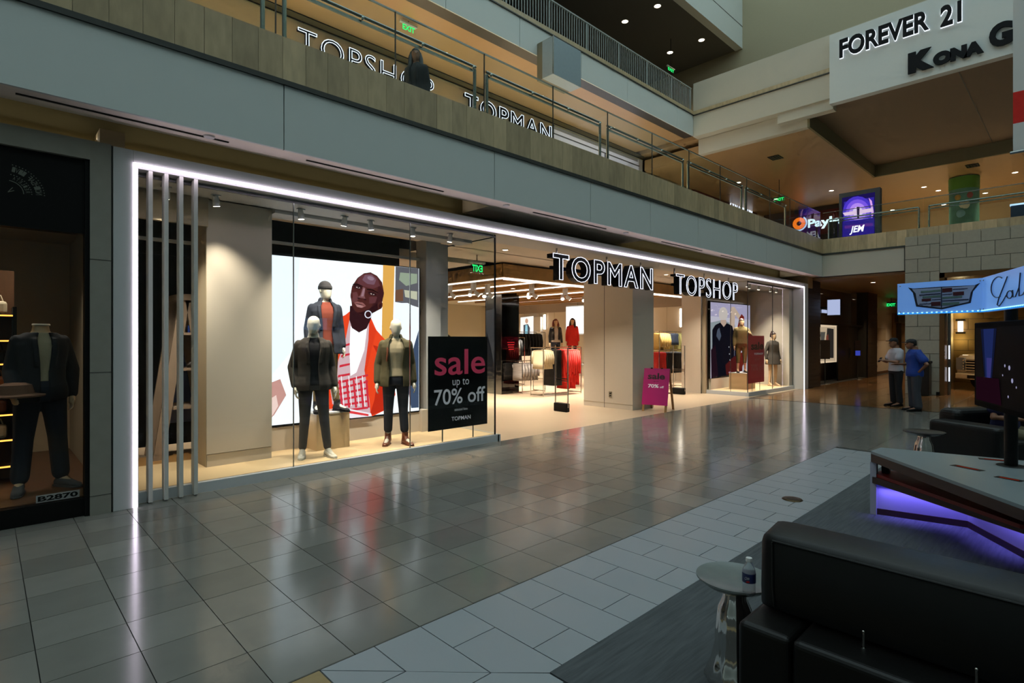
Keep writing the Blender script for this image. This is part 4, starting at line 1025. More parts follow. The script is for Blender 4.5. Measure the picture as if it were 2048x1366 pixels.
for i in range(9): garment(16.5 + i * .11, 9.9, 1.30, .46, .78, 'g_black', 'black_skirt', 'black skirt on the low rack right of the pillar', 'black skirts on the low rack', sleeve=False)
rack(17.9, 18.7, 9.7, 1.2, 'short chrome rack of white print blouses right of the pillar')
for i in range(4): garment(18.0 + i * .17, 9.7, 1.2, .5, .7, 'g_white', 'print_blouse', 'white print blouse on the short rack right of the pillar', 'white print blouses')
# table with red legs
tb = thing('display_table', 'display table with red legs under the red dress mannequin', 'table', (15.4, 12.9, 0))
MB().box(14.9, 16.0, 12.5, 13.3, .72, .76).build('top', 'white_plastic', tb)
for x in (14.95, 15.95):
    for y in (12.55, 13.25): MB().box(x - .03, x + .03, y - .03, y + .03, 0, .72).build('leg', 'g_red', tb)
for i, x in enumerate((15.05, 15.75, 15.9)):
    tag(MB().ell((x, 12.6, .80), (.09, .05, .04), 12, 8).build('handbag', 'black', None, True), ['black clutch bag at the left end of the red legged table', 'black clutch bag in the middle of the red legged table', 'black clutch bag at the right end of the red legged table'][i], 'bag')
pb = thing('plinth', 'white box plinth under the fur collar mannequin', 'plinth', (14.6, 13.0, 0))
MB().box(14.35, 14.85, 12.75, 13.25, 0, .68).build('body', 'white_plastic', pb); MB().box(14.34, 14.86, 12.74, 13.26, .68, .70).build('top', 'white_plastic', pb)
mat('hair_red', '6b2a1c', .5); mat('hair_dark', '35201a', .5); mat('fur', 'a8905c', .95, noise=.5, scale=60, bump=.6); mat('leather_black', '15120f', .35)
figure('mannequin', 'mannequin with red hair and fur collared black jacket inside the store', 'mannequin', (14.6, 13.0, .70), math.radians(-35), 1.68, 'mannequin_skin', {}, dict(m='leather_black', hem=1.0, gap=.3, name='jacket', ease=.02), dict(m='g_navy', ease=.0, cuff=.045), dict(m='black'), hair=dict(m='hair_red', len=.05), knit=dict(m='g_white'), voxel=.018,
       extra=lambda r, xf, J: remeshed(MB(xf).tube([Vector((.11 * math.cos(a), .10 * math.sin(a) - .01, 1.50 - .06 * max(0, -math.sin(a)))) for a in [-PI / 2 + .4 + (2 * PI - .8) * i / 14 for i in range(15)]], .045, 8), 'fur_collar', 'fur', .016, r))
figure('mannequin', 'mannequin with dark hair in bright red tunic inside the store', 'mannequin', (15.4, 12.9, .765), math.radians(-45), 1.66, 'mannequin_skin', dict(turn=-.3), dict(m='g_red', hem=.72, name='tunic', flare=.16, ease=.02), dict(m='g_black', ease=.0, cuff=.045), dict(m='black'), hair=dict(m='hair_dark', len=.22), voxel=.018)
# exit signs
def exit_sign(x, y, z, label, mirror=False, face='Y', w_=.34, name='exit_sign', zc=None):
    t = thing(name, label, 'sign', (x, y, z))
    if face == 'Y':
        MB().box(x, x + w_, y, y + .02, z, z + .2).build('panel', 'shop_glass', t); MB().box(x - .02, x + w_ + .02, y - .03, y + .05, z + .2, z + .24).build('housing', 'white_plastic', t)
        if zc is not None: MB().box(x + w_ / 2 - .01, x + w_ / 2 + .01, y, y + .02, z + .24, zc).build('hanging_rod', 'steel', t)
        text_on('EXIT', (x + .04, y - .004, z + .03), (1, 0, 0), (0, 0, 1), w_ - .08, .14, bold=.03, n=(0, -1, 0), mirror=mirror).build('lettering', 'exit_green', t)
    else:
        MB().box(x, x + .03, y - w_, y, z, z + .2).build('panel', mat('exit_panel', '0d5c30', .4, emit=.3), t); MB().box(x - .01, x + .05, y - w_ - .02, y + .02, z + .2, z + .23).build('housing', 'black', t)
        if zc is not None: MB().box(x + .01, x + .03, y - w_ / 2 - .01, y - w_ / 2 + .01, z + .23, zc).build('hanging_rod', 'black', t)
        text_on('EXIT', (x - .004, y - .03, z + .03), (0, -1, 0), (0, 0, 1), w_ - .06, .14, bold=.03, n=(-1, 0, 0), mirror=mirror).build('lettering', 'exit_green', t)
    return t
_p = PY(941, 545, 8.7); exit_sign(_p.x, 8.7, _p.z, 'green exit sign seen from behind inside the glass corner', True, w_=.36, zc=3.42)
_p = PY(1296, 588, 9.4); exit_sign(_p.x, 9.4, _p.z, 'green exit sign half hidden behind the sign letter N', False, w_=.34, zc=3.95)

# ================================================================ RIGHT DISPLAY WINDOW
struct('floor', MB().box(16.12, 19.45, 6.86, 8.4, 0.004, DZ + .003), 'pale_wood', 'pale plinth floor of the right display window', 'floor')
dr = struct('trim_3', MB().box(16.05, 19.68, 6.80, 6.86, 0, DZ).box(16.05, 16.12, 6.86, 8.2, 0, DZ), 'white_sill', 'white sill of the right display window', 'trim')
g2 = struct('window_2', MB().box(16.06, 19.66, 6.83, 6.85, 3.33, 3.35), 'dark_edge', 'glass front of the right display window', 'window')
for a, c in ((16.08, 17.9), (17.9, 19.65)): MB().box(a + .004, c - .004, 6.835, 6.847, DZ, 3.34).build('glass_pane', 'shop_glass', g2)
for a, c in ((6.85, 7.35), (7.35, 8.2)): MB().box(16.07, 16.082, a + .004, c - .004, DZ, 3.34).build('glass_pane', 'shop_glass', g2)
MB().box(17.895, 17.905, 6.83, 6.85, DZ, 3.34).box(16.066, 16.086, 6.832, 6.85, DZ, 3.37).box(16.07, 16.084, 7.345, 7.355, DZ, 3.34).build('pane_seam', 'dark_edge', g2)
struct('wall_display', MB().box(19.42, 19.66, 6.88, 8.4, 0, 3.37), 'cream', 'cream end wall of the right display window', 'wall')
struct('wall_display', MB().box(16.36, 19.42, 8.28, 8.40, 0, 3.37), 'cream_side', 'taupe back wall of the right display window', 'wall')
struct('ceiling', MB().box(16.1, 19.66, 6.87, 8.4, 3.345, 3.37), 'portal', 'pale ceiling of the right display window', 'ceiling')
struct('wall_display', MB().box(16.2, 18.95, 8.02, 8.1, DZ + .003, .44), 'cream', 'low cream wall under the right screen', 'wall')
s2 = thing('video_screen', 'right window screen showing a person in glossy black coat with raised arm', 'screen', (17.5, 8.03, .45))
MB().box(16.14, 19.0, 8.03, 8.1, .445, 2.86).build('casing', 'black', s2)
fr = lambda x, y: PY(x, y, 8.028)
art([('e6e2f4', [(1421, 604), (1500, 611), (1500, 740), (1421, 757)]), ('c9c2e6', [(1421, 604), (1500, 611), (1500, 640), (1421, 632)]), ('aab6bc', [(1421, 645), (1445, 640), (1470, 650), (1470, 700), (1421, 700)]),
     ('e9cdb8', [(1462, 615), (1468, 613), (1481, 632), (1478, 640), (1470, 630), (1468, 665), (1460, 668), (1459, 640)]), ('e3c0aa', [(1475, 650), (1484, 640), (1490, 655), (1484, 670), (1480, 700), (1470, 692)]), ('8a2f28', [(1478, 636), (1483, 628), (1488, 634), (1488, 652), (1484, 646), (1478, 655), (1474, 660)]),
     ('f0e3dc', oval(1446, 628, 9, 14)), ('e2c3b0', [(1441, 640), (1452, 640), (1452, 652), (1446, 656), (1440, 650)]),
     ('14141f', [(1424, 660), (1430, 650), (1440, 645), (1447, 654), (1453, 646), (1464, 652), (1468, 668), (1468, 740), (1464, 749), (1422, 757), (1424, 700)]), ('5a6478', [(1434, 660), (1438, 655), (1442, 672), (1438, 682), (1432, 672)]), ('2a1622', [(1421, 700), (1430, 690), (1436, 752), (1422, 757)]), ('5d1f1e', [(1450, 730), (1470, 710), (1485, 705), (1484, 742), (1452, 750)]), ('7c2a22', [(1472, 712), (1484, 704), (1490, 720), (1480, 742)]), ('1b2034', [(1468, 690), (1478, 680), (1476, 702), (1468, 715)]), ('c9ccd8', oval(1457, 694, 1, 1.4, 8)), ('c9ccd8', oval(1458, 708, 1, 1.4, 8)), ('c9ccd8', oval(1459, 720, 1, 1.4, 8)), ('cfa0c8', oval(1459, 745, 3, 2, 8))], fr, (0, -1, 0), .001, .62, 'screen_r').build('picture', None, s2)
p2_ = thing('sale_poster', 'crimson sale poster in the right display window', 'poster', (16.8, 6.9, DZ))
MB().box(16.2, 17.36, 6.88, 6.888, .36, 1.77).build('board', mat('crimson', 'c8123e', .35), p2_)
MB().box(16.5, 16.52, 6.89, 6.90, DZ, .6).box(17.05, 17.07, 6.89, 6.90, DZ, .6).build('leg', 'steel', p2_)
fp = lambda x, y: PY(x, y, 6.8795)
mat('print_dark', '2a0a14', .5); mat('print_pale', 'c4707e', .5)
wline('sale', 1502, 1527, 700, 684, 'print_dark', p2_, .03, fp); wline('up to', 1509, 1519, 722, 717, 'print_pale', p2_, 0, fp); wline('70% off', 1501, 1528, 742, 729, 'print_pale', p2_, 0, fp); wline('TOPSHOP', 1508, 1526, 710, 706, 'print_white', p2_, .02, fp)
pp = thing('plinth', 'wooden cube plinth in the right display window', 'plinth', (17.35, 7.5, DZ))
MB().box(16.95, 17.6, 7.25, 7.8, DZ + .004, .60).build('body', 'pale_wood', pp); MB().box(16.945, 17.605, 7.245, 7.805, .60, .615).build('top', 'white_plastic', pp)
mat('fur_coat', '6b5a34', .95, noise=.5, scale=40, bump=.5); mat('gold_brocade', '6e5f30', .7, noise=.6, scale=50)
figure('mannequin', 'mannequin in olive brown fur jacket on the plinth in the right window', 'mannequin', (17.28, 7.55, .615), math.radians(-55), 1.70, 'mannequin_skin', dict(elL=(.27, -.05, 1.22), wrL=(.2, -.22, 1.3)), dict(m='fur_coat', hem=.95, name='fur_jacket', ease=.04), dict(m='gold_brocade', end=.35, ease=.01, cuff=.06), dict(m='black'), hair=dict(m='hair_dark'), voxel=.016)
figure('mannequin', 'mannequin with hair bun in short dark dress in the right window', 'mannequin', (19.0, 7.25, DZ + .004), math.radians(-30), 1.78, 'mannequin_skin', dict(turn=.5, elR=(-.28, .02, 1.15), wrR=(-.28, -.04, .9)), dict(m='cloth_charcoal', hem=.72, name='dress', flare=.2, ease=.018), None, dict(m='mannequin_skin', h=.06), hair=dict(m='hair_dark', bun=True), voxel=.016)
for i, (x, tx) in enumerate(((16.8, 17.3), (17.5, 17.3), (18.4, 18.9), (18.9, 19.0))):
    spot(x, 7.1, 3.345, ['white spotlight nearest the corner of the right window', 'white spotlight above the right window plinth', 'white spotlight between plinth and dress in the right window', 'white spotlight above the dress mannequin in the right window'][i], (tx, 7.4, 1.0), 150, 'right window spotlights')

# ================================================================ A-FRAME SIGN
ax = Vector((.26, -.97, 0)).normalized(); back = Vector((.97, .26, 0)).normalized(); c0 = Vector((11.12, 6.88, 0))
af = thing('a_frame_sign', 'wooden A-frame sign with magenta sale board in front of the pillar', 'sign', c0)
top = c0 + back * .28 + Vector((0, 0, .97))
for s_ in (-1, 1):
    for b_ in (0, 1):
        a = c0 + ax * (.26 * s_) + (back * .66 if b_ else Vector()); t_ = top + ax * (.26 * s_) + back * (.03 if b_ else -.03)
        MB().obox((a + t_) / 2, ax * .025, back * .012, (t_ - a) / 2).build('leg', 'wood', af)
MB().obox(top - Vector((0, 0, .02)), ax * .28, back * .02, (0, 0, .02)).build('top_bar', 'wood', af)
MB().obox(c0 + back * .45 + Vector((0, 0, .4)), ax * .26, back * .01, (0, 0, .015)).build('cross_bar', 'wood', af)
up = (top - c0 - back * .03).normalized(); nf = ax.cross(up)
if nf.dot(back) > 0: nf = -nf
bc_ = c0 + up * .58 + nf * .02
bd = MB().obox(bc_, ax * .30, nf * .006, up * .43).build('board', mat('magenta', 'b3106e', .4, noise=.02), af)
o_ = bc_ + nf * .008
text_on('sale', o_ - ax * .20 + up * .17, ax, up, .40, .15, bold=.03, n=nf).build('lettering', 'print_dark', af)
text_on('up to', o_ - ax * .06 + up * .10, ax, up, .12, .035, n=nf).build('lettering', 'print_dark', af)
text_on('70%', o_ - ax * .18 - up * .03, ax, up, .25, .085, bold=.03, n=nf).build('lettering', 'print_white', af)
text_on('off', o_ + ax * .10 - up * .03, ax, up, .09, .05, bold=.02, n=nf).build('lettering', 'print_white', af)
for s_ in (-1, 1): MB().obox(bc_ + up * .43 + ax * (.12 * s_), ax * .025, nf * .014, up * .012).build('clip', 'black', af)

# ================================================================ LEFT NEIGHBOUR STORE
bf = struct('window_3', MB().box(-6, .69, 6.55, 6.66, 2.66, 3.36).box(-6, .726, 6.55, 6.66, 0, .17).box(.69, .726, 6.52, 6.66, 0, 3.36).box(-6, .69, 6.66, 7.1, 2.9, 2.95), 'black', 'black framed shop window of the left neighbour store', 'window')
MB().box(-6, .69, 6.60, 6.61, .17, 2.66).build('glass_pane', 'shop_glass', bf)
nl = thing('shop_logo', 'faint grey arc shaped emblem on the black shop header', 'logo', (.28, 6.54, 3.0))
mat('logo_grey', '5c6258', .5, emit=.05)
_c = PY(16, 384, 6.547)
lg = MB()
def arc(r0, r1, a0, a1, n=14):
    for i in range(n):
        t0_, t1_ = a0 + (a1 - a0) * i / n, a0 + (a1 - a0) * (i + 1) / n
        lg.prism([_c + Vector((r * math.cos(t), 0, r * math.sin(t))) for r, t in ((r0, t0_), (r1, t0_), (r1, t1_), (r0, t1_))], (0, -.003, 0))
arc(.100, .106, .0, 1.5)
for r, n in ((.158, 12), (.245, 16)):
    for i in range(n):
        t = .05 + 1.4 * i / (n - 1); p = _c + Vector((r * math.cos(t), 0, r * math.sin(t))); lg.prism([p + Vector((.005 * math.cos(a), 0, .005 * math.sin(a))) for a in (0, 1.57, 3.14, 4.71)], (0, -.003, 0))
lg.tube([_c, _c + Vector((.04, 0, .02))], .003, 5).tube([_c, _c + Vector((.03, 0, .045))], .003, 5)
lg.build('ring_and_dots', 'logo_grey', nl)
def arc_text(st, r, h, a0, a1):
    for i, ch in enumerate(st):
        if ch == ' ': continue
        t = a0 + (a1 - a0) * (i + .5) / len(st); u_ = Vector((math.sin(t), 0, -math.cos(t))); v_ = Vector((math.cos(t), 0, math.sin(t)))
        text_on(ch, _c + v_ * r - u_ * (h * .25), u_, v_, h * .5, h, n=(0, -1, 0), mirror=True).build('glyph', 'logo_grey', nl)
arc_text('IVII FASHION', .185, .045, 1.45, .05); arc_text('ATELIER', .118, .03, 1.35, .1)
ad = thing('address_plate', 'white strip with black lettering B2870 low on the left shop glass', 'sign', (.5, 6.595, .19))
pa, pb_ = PY(72, 1007, 6.594), PY(159, 978, 6.594)
MB().box(pa.x, pb_.x, 6.592, 6.597, .178, .245).build('strip', mat('strip', '9a9a96', .6), ad)
text_on('B2870', (pa.x + .012, 6.5905, .188), (1, 0, 0), (0, 0, 1), pb_.x - pa.x - .024, .047, bold=.035, n=(0, -1, 0)).build('lettering', 'black', ad)
mat('felt_tan', '6b4a36', .9, noise=.2)
def hatx(root, xf, J):
    MB(xf).loft([[Vector((-.24 + .12 * math.cos(a) * r, -.24 + .10 * math.sin(a) * r, z)) for a in [2 * PI * i / 18 for i in range(18)]] for z, r in ((.93, 1.8), (.945, 1.85), (.96, 1.2), (1.04, 1.0), (1.06, .6))]).build('hat_in_hand', 'felt_tan', root, True)
    MB(xf).tube([(.06 * math.cos(a), .06 * math.sin(a) - .01, 1.6) for a in [2 * PI * i / 16 for i in range(17)]], .012, 6).build('neck_ring', 'cream', root, True)
figure('mannequin', 'headless mannequin in dark jacket and jeans in the left shop window', 'mannequin', (.41, 7.15, .19), math.radians(10), 1.82, 'mannequin_skin', dict(ankL=(.16, 0, .09), toeL=(.22, -.12, .03), ankR=(-.16, 0, .09), toeR=(-.2, -.12, .03), kneeL=(.13, 0, .5), kneeR=(-.13, 0, .5), wrR=(-.24, -.16, .98), elL=(.27, .08, 1.15), wrL=(.25, .0, .9)),
       dict(m='cloth_black', hem=.86, gap=.12, vee=2.5, name='jacket', ease=.03), dict(m='denim', end=.14, ease=.02, cuff=.075), dict(m='cloth_grey', h=.1), headless=True, extra=hatx, knit=dict(m='cloth_cream'), voxel=.011)
sh = thing('wall_shelf', 'lit shelving unit with gold edged shelves in the left shop', 'shelf', (-.1, 7.7, .18))
emis('gold_edge', 'ffb04a', 2.2)
MB().box(-.7, .24, 8.0, 8.05, .18, 2.4).build('back_panel', 'wood_dark', sh)
for i, z in enumerate((.35, .62, .88, 1.12, 1.40, 1.64, 1.9)):
    MB().box(-.7, .22, 7.66, 8.0, z, z + .02).build('shelf_board', 'wood_dark', sh); MB().box(-.7, .22, 7.645, 7.66, z + .002, z + .016).build('light_edge', 'gold_edge', sh)
MB().box(.22, .25, 7.64, 8.05, .18, 2.0).build('side_post', 'black', sh)
mat('bag_tan', 'a8602a', .5); mat('bag_brown', '5a2f18', .5); mat('bag_pale', 'c8b89a', .6)
for i, (z, m, lb_) in enumerate(((1.92, 'bag_pale', 'pale handbag on the top gold edged shelf'), (1.42, 'black', 'black handbag on the upper gold edged shelf'), (1.14, 'bag_tan', 'tan handbag on the middle gold edged shelf'), (.90, 'bag_brown', 'brown handbag on the lower gold edged shelf'), (.64, 'bag_pale', 'pale folded bag near the bottom gold edged shelf'))):
    t = thing('handbag', lb_, 'bag', (.08, 7.8, z + .002))
    MB().box(.0, .18, 7.72, 7.88, z + .002, z + .14).build('body', m, t, bevel=.03)
    MB().tube([(.03, 7.8, z + .13), (.05, 7.8, z + .20), (.13, 7.8, z + .20), (.15, 7.8, z + .13)], .008, 6).build('handle', m, t, True)
ceil_lamp(.35, 7.6, 2.949, 6, 'warm recessed lamp over the headless mannequin', 'lamps in the left shop', .3)
ceil_lamp(-.8, 8.0, 2.949, 5, 'warm recessed lamp over the gold edged shelves', 'lamps in the left shop', .3)

ceil_lamp(17.6, 7.5, 3.344, 80, 'round fill lamp added in the right window ceiling', 'added lamps in the window ceilings', .5)  # no lamp seen here; added to brighten the right display
# ================================================================ UPPER WALKWAY: signs, shops, people
sign('TOPSHOP', 'shop_sign', 'outlined letters reading TOPSHOP on the tan wall of the upper walkway', 5.63, 9.72, 8.80, 9.40, 13.52, .10, .012, -.008, False, space=1.12)
sign('TOPMAN', 'shop_sign', 'outlined letters reading TOPMAN on the tan wall of the upper walkway', 10.92, 14.96, 8.82, 9.42, 13.52, .10, .012, .016, False, space=1.18)
for i, x in enumerate((-3, 1.5, 5.5, 9.5, 13.5, 17.5)):  # no such lamps are seen; added to light the tan wall and ceiling
    ceil_lamp(x, 12.6, 9.798, 170, 'small fill lamp added in the ceiling over the upper walkway', 'added lamps over the upper walkway', .4, (1, .92, .8), r=.05)
wu = struct('wall_upper', MB().box(15.2, 21.2, 15.6, 15.8, 4.87, 9.62).box(20.9, 21.4, 13.7, 15.6, 4.87, 9.8), mat('shop_white', 'd6d4e0', .6), 'white lit back wall of the small shop on the upper walkway', 'wall')
MB().box(15.2, 20.9, 13.75, 15.6, 9.5, 9.62).build('shop_ceiling', 'shop_white', wu)
MB().box(15.2, 15.25, 13.66, 13.72, 4.87, 9.62).box(18.4, 18.43, 13.66, 13.7, 4.87, 9.3).box(15.2, 20.9, 13.66, 13.7, 9.28, 9.31).build('window_frame', 'dark_edge', wu)
for i, x in enumerate((16.2, 17.4, 18.5, 19.6)):
    ceil_lamp(x, 14.6, 9.498, 55, 'bright lamp inside the white shop on the upper walkway', 'lamps in the white upper shop', .3, (.92, .92, 1.0), r=.1)
co = struct('wall_upper', MB().box(25.6, 33.2, 13.55, 13.69, 4.87, 9.78), mat('dark_red', '5a1512', .6), 'dark red shop front on the far upper walkway', 'wall')
MB().box(21.4, 25.5, 13.6, 13.69, 4.87, 8.9).build('lit_panel', 'tan_wall', co)
cs_ = thing('shop_sign', 'small white glowing letters reading COTTON ON on the dark red front', 'sign', (31, 13.5, 8.6))
text_on('COTTON ON', (29.55, 13.53, 8.62), (1, 0, 0), (0, 0, 1), 2.85, .66, thick=.04, bold=.015, n=(0, -1, 0)).build('lettering', emis('sign_white', 'f0ecff', 1.4), cs_)
MB().box(29.5, 32.4, 13.53, 13.55, 8.7, 8.74).build('backing_rail', 'black', cs_)
# shop sign with orange emblem far away
py_ = struct('wall_end', MB().box(34, 34.3, 8.6, 13.5, 4.87, 9.13), 'dark_wood', 'dark shop front at the end of the far upper walkway', 'wall')
ps = thing('shop_sign', 'shop sign with orange round emblem and white letters Payless far above', 'sign', (33.95, 10.6, 7.6))
MB().box(33.9, 34, 8.65, 12.3, 7.55, 8.88).build('sign_panel', 'dark_red', ps)
c = PX(1598, 447, 33.88)
def disc(c, r0, r1, a0, a1, m, nm, off):
    mb = MB(); n = 20
    for i in range(n):
        t0_, t1_ = a0 + (a1 - a0) * i / n, a0 + (a1 - a0) * (i + 1) / n
        mb.prism([c + Vector((-off, -r * math.cos(t), r * math.sin(t))) for r, t in ((r0, t0_), (r1, t0_), (r1, t1_), (r0, t1_))], (-.01, 0, 0))
    mb.build(nm, m, ps)
disc(c, .13, .34, 0, 2 * PI, emis('orange_glow', 'ff7a1e', 1.1), 'emblem_ring', .0); disc(c, .36, .44, -2.2, .9, emis('pale_blue', 'c8dcff', 1.0), 'emblem_arc', .0)
text_on('Payless', PX(1615, 461, 33.88), (0, -1, 0), (0, 0, 1), 2.3, .62, thick=.04, bold=.03, n=(-1, 0, 0)).build('lettering', emis('sign_cool', 'dcf4ff', 1.3), ps)
for i, (x, y) in enumerate(((30.8, 8.9), (33.35, 5.54), (34.66, 5.17), (37.97, 7.79), (33.39, 2.23), (30.5, 1.0), (37, 3.6), (26, 11.5), (38.5, 5.5))):
    ceil_lamp(x, y, 9.139, 46, 'small recessed lamp in the amber ceiling at the far end', 'lamps in the amber ceiling', .5, (1, .80, .56), r=.13)
for i, (px, py) in enumerate(((1551, 315), (1945, 331))):
    p = PZ(px, py, 9.14); t = thing('ceiling_vent', ['square black ceiling vent in the amber ceiling near the corner', 'square black ceiling vent above the mural column'][i], 'vent', (p.x, p.y, 9.12))
    MB().box(p.x - .3, p.x + .3, p.y - .22, p.y + .22, 9.125, 9.14).build('frame', 'black', t)
    for q_ in range(4): MB().box(p.x - .27, p.x + .27, p.y - .18 + q_ * .1, p.y - .15 + q_ * .1, 9.115, 9.125).build('slat', 'dark_edge', t)
# poster case
jm = thing('poster_case', 'tall backlit poster case with purple picture and lettering JEM behind the end railing', 'poster', (22, 5.5, 4.87))
MB().box(22.0, 22.25, 4.868, 6.112, 4.87, 6.838).build('case', mat('case_grey', '3d4244', .5), jm)
fj = lambda x, y: PX(x, y, 21.995)
LJ = [('1c1450', [(1684, 396), (1750, 384), (1750, 480), (1684, 480)]), ('33269a', [(1688, 404), (1748, 394), (1748, 470), (1686, 474)])]
for i, (r, cc) in enumerate(((30, '4a37c8'), (24, '7a58e6'), (17, 'b48cf6'), (10, 'f0d8ff'))): LJ.append((cc, oval(1716, 424, r, r * 1.05)))
LJ += [('e0a8f0', [(1738, 396), (1744, 402), (1748, 424), (1744, 440), (1742, 412)]), ('f6d0f4', [(1686, 426), (1746, 416), (1746, 424), (1690, 432)]), ('2b1f86', [(1686, 444), (1748, 436), (1748, 478), (1686, 478)]), ('5a2a8a', [(1690, 452), (1746, 446), (1746, 452), (1690, 458)]), ('2a1440', [(1714, 414), (1720, 414), (1719, 438), (1715, 438)])]
art(LJ, fj, (-1, 0, 0), .004, .95, 'poster_j').build('picture', None, jm)
a = PX(1699, 470, 21.94); text_on('JEM', a, (0, -1, 0), Vector((0, .0, 1)), .46, .30, bold=.03, n=(-1, 0, 0), shear=.25).build('lettering', emis('sign_white', 'f0ecff', 1.4), jm)
bk = thing('display_board', 'plain black upright board left of the purple poster case', 'board', (21.6, 6.3, 4.87))
MB().box(21.5, 21.6, 6.02, 6.32, 4.9, 5.78).build('panel', 'black', bk); MB().box(21.45, 21.65, 5.98, 6.36, 4.87, 4.90).build('base', 'steel', bk)
# mural column and a second one
def mcol(px, D, r, label, nm):
    p = PD(px, 430, D); t = thing('column', label, 'column', (p.x, p.y, 4.87))
    MB().lathe([(r, 4.87), (r, 9.12)], (p.x, p.y, 0), 28).build('shaft', mat('mural', '5f9a8c', .5, noise=.5, scale=2.2), t, True)
    MB().lathe([(r + .02, 8.55), (r + .02, 9.1)], (p.x, p.y, 0), 28).build('green_band', mat('mural_green', '5c9a3c', .5), t, True)
    MB().lathe([(r + .02, 4.87), (r + .02, 6.4)], (p.x, p.y, 0), 28).build('dark_base', mat('mural_base', '0f3a28', .3), t, True)
    for i, (z, dy, rr, cc) in enumerate(((8.2, .18, .12, '9a3a2c'), (8.15, -.2, .11, 'c8a040'), (7.8, 0, .2, 'd8dcc8'), (7.4, -.1, .16, '8fc8d8'))):
        dr_ = Vector((-p.x, -p.y, 0)).normalized(); sd = Vector((-dr_.y, dr_.x, 0))
        MB().ell(Vector((p.x, p.y, z)) + dr_ * (r * .93) + sd * (dy * r * 2), (.06, rr * r * 2, rr * 1.2), 10, 7).build('painted_patch', mat('mp' + cc, cc, .5), t, True)
    return t
mcol(1928, 25.5, .55, 'round column with a painted green and blue mural on the end balcony', 'c'); mcol(1972, 31, .5, 'second painted round column further back on the end balcony', 'd')
bx_ = thing('display_case', 'blue lit display case at the right edge of the end balcony', 'case', PD(2045, 420, 20) * 1.0)
p = PD(2045, 420, 20); bx_.location = (p.x, p.y, 4.87)
MB().box(p.x - .3, p.x + .3, p.y - .3, p.y + .3, 4.87, 6.5).build('body', mat('blue_case', '2a4a70', .4), bx_); MB().box(p.x - .32, p.x + .32, p.y - .32, p.y + .32, 6.5, 6.56).box(p.x - .32, p.x + .32, p.y - .32, p.y + .32, 5.85, 5.9).build('lit_edge', emis('case_glow', 'bfe0ff', 1.2), bx_)
exit_sign(*PD(1547, 405, 26), 'small green exit sign behind the far corner of the glass railing', face='X', w_=.5, zc=9.14)
_p = PZ(846, 22, 9.55); exit_sign(_p.x, 12.0, 9.5, 'green exit sign under the ceiling above the walking woman', w_=.45, zc=9.8)
# topmost floor lamps and exit sign
for i, (px, py) in enumerate(((1250, 43), (1403, 80), (1340, 105), (1315, 12))):
    p = PZ(px, py, 16.0); ceil_lamp(p.x, p.y, 15.999, 45, 'round recessed lamp in the dark ceiling of the topmost walkway', 'lamps in the dark topmost ceiling', .3, (1, .75, .5), r=.17)
p = PZ(1335, 140, 14.4); exit_sign(p.x, p.y, 14.4, 'bright green exit sign on the topmost walkway', face='Y', w_=.62)
MB().box(p.x + .3, p.x + .32, p.y, p.y + .02, 14.63, 16.0).build('hanging_rod', 'black', bpy.data.objects['exit_sign.004'])
# box fixed to the upper fascia
hb = thing('wall_box', 'grey metal box fixed to the upper fascia above the walkway', 'box', (11.6, 10.4, 8.77))
MB().box(11.02, 12.2, 9.9, 10.3, 8.78, 9.80).build('housing', mat('box_grey', '8f9fa6', .45, .2), hb, bevel=.01)
MB().box(11.45, 12.62, 10.3, 10.9, 9.05, 10.12).build('mounting_frame', mat('box_frame', '6f6a56', .6), hb)
MB().box(11.0, 11.03, 9.88, 9.9, 8.78, 9.8).build('light_edge', 'steel', hb)
# FOREVER 21 box
fb = struct('wall_end', MB().box(20.22, 20.498, -8, 5.9, 9.45, 11.72), mat('sign_box', 'cfd3d0', .6, noise=.02), 'white sign box hanging on the end wall', 'wall')
def endsign(st, label, pts, m='letter_black', halo=True):
    t = thing('shop_sign', label, 'sign', (20.15, 3, 10))
    for s_, px0, px1, pyb, pyt, b_ in pts:
        a, b2, tt = PX(px0, pyb, 20.14), PX(px1, pyb, 20.14), PX(px0, pyt, 20.14)
        W, Hh = (a - b2).y, (tt - a).z
        text_on(s_, a, (0, -1, 0), (0, 0, 1), W, Hh, thick=.05, bold=b_, n=(-1, 0, 0)).build('letter_body', m, t)
        if halo: text_on(s_, a + Vector((.055, 0, 0)), (0, -1, 0), (0, 0, 1), W, Hh, fill=False, line=.016, bold=b_, n=(-1, 0, 0)).build('halo_outline', emis('halo', 'eaf4ff', 1.6), t)
    return t
endsign('F', 'black halo lit letters reading FOREVER 21 on the white sign box', [('FOREVER', 1679, 1858, 117, 80, .03), ('21', 1881, 1923, 55, 14, .03)])
endsign('K', 'heavy black letters reading KONA GRILL on the white sign box', [('K', 1816, 1868, 149, 108, .09), ('ONA', 1866, 1968, 134, 108, .09), ('G', 1978, 2026, 99, 52, .05), ('RILL', 2030, 2110, 92, 60, .05)], halo=False)
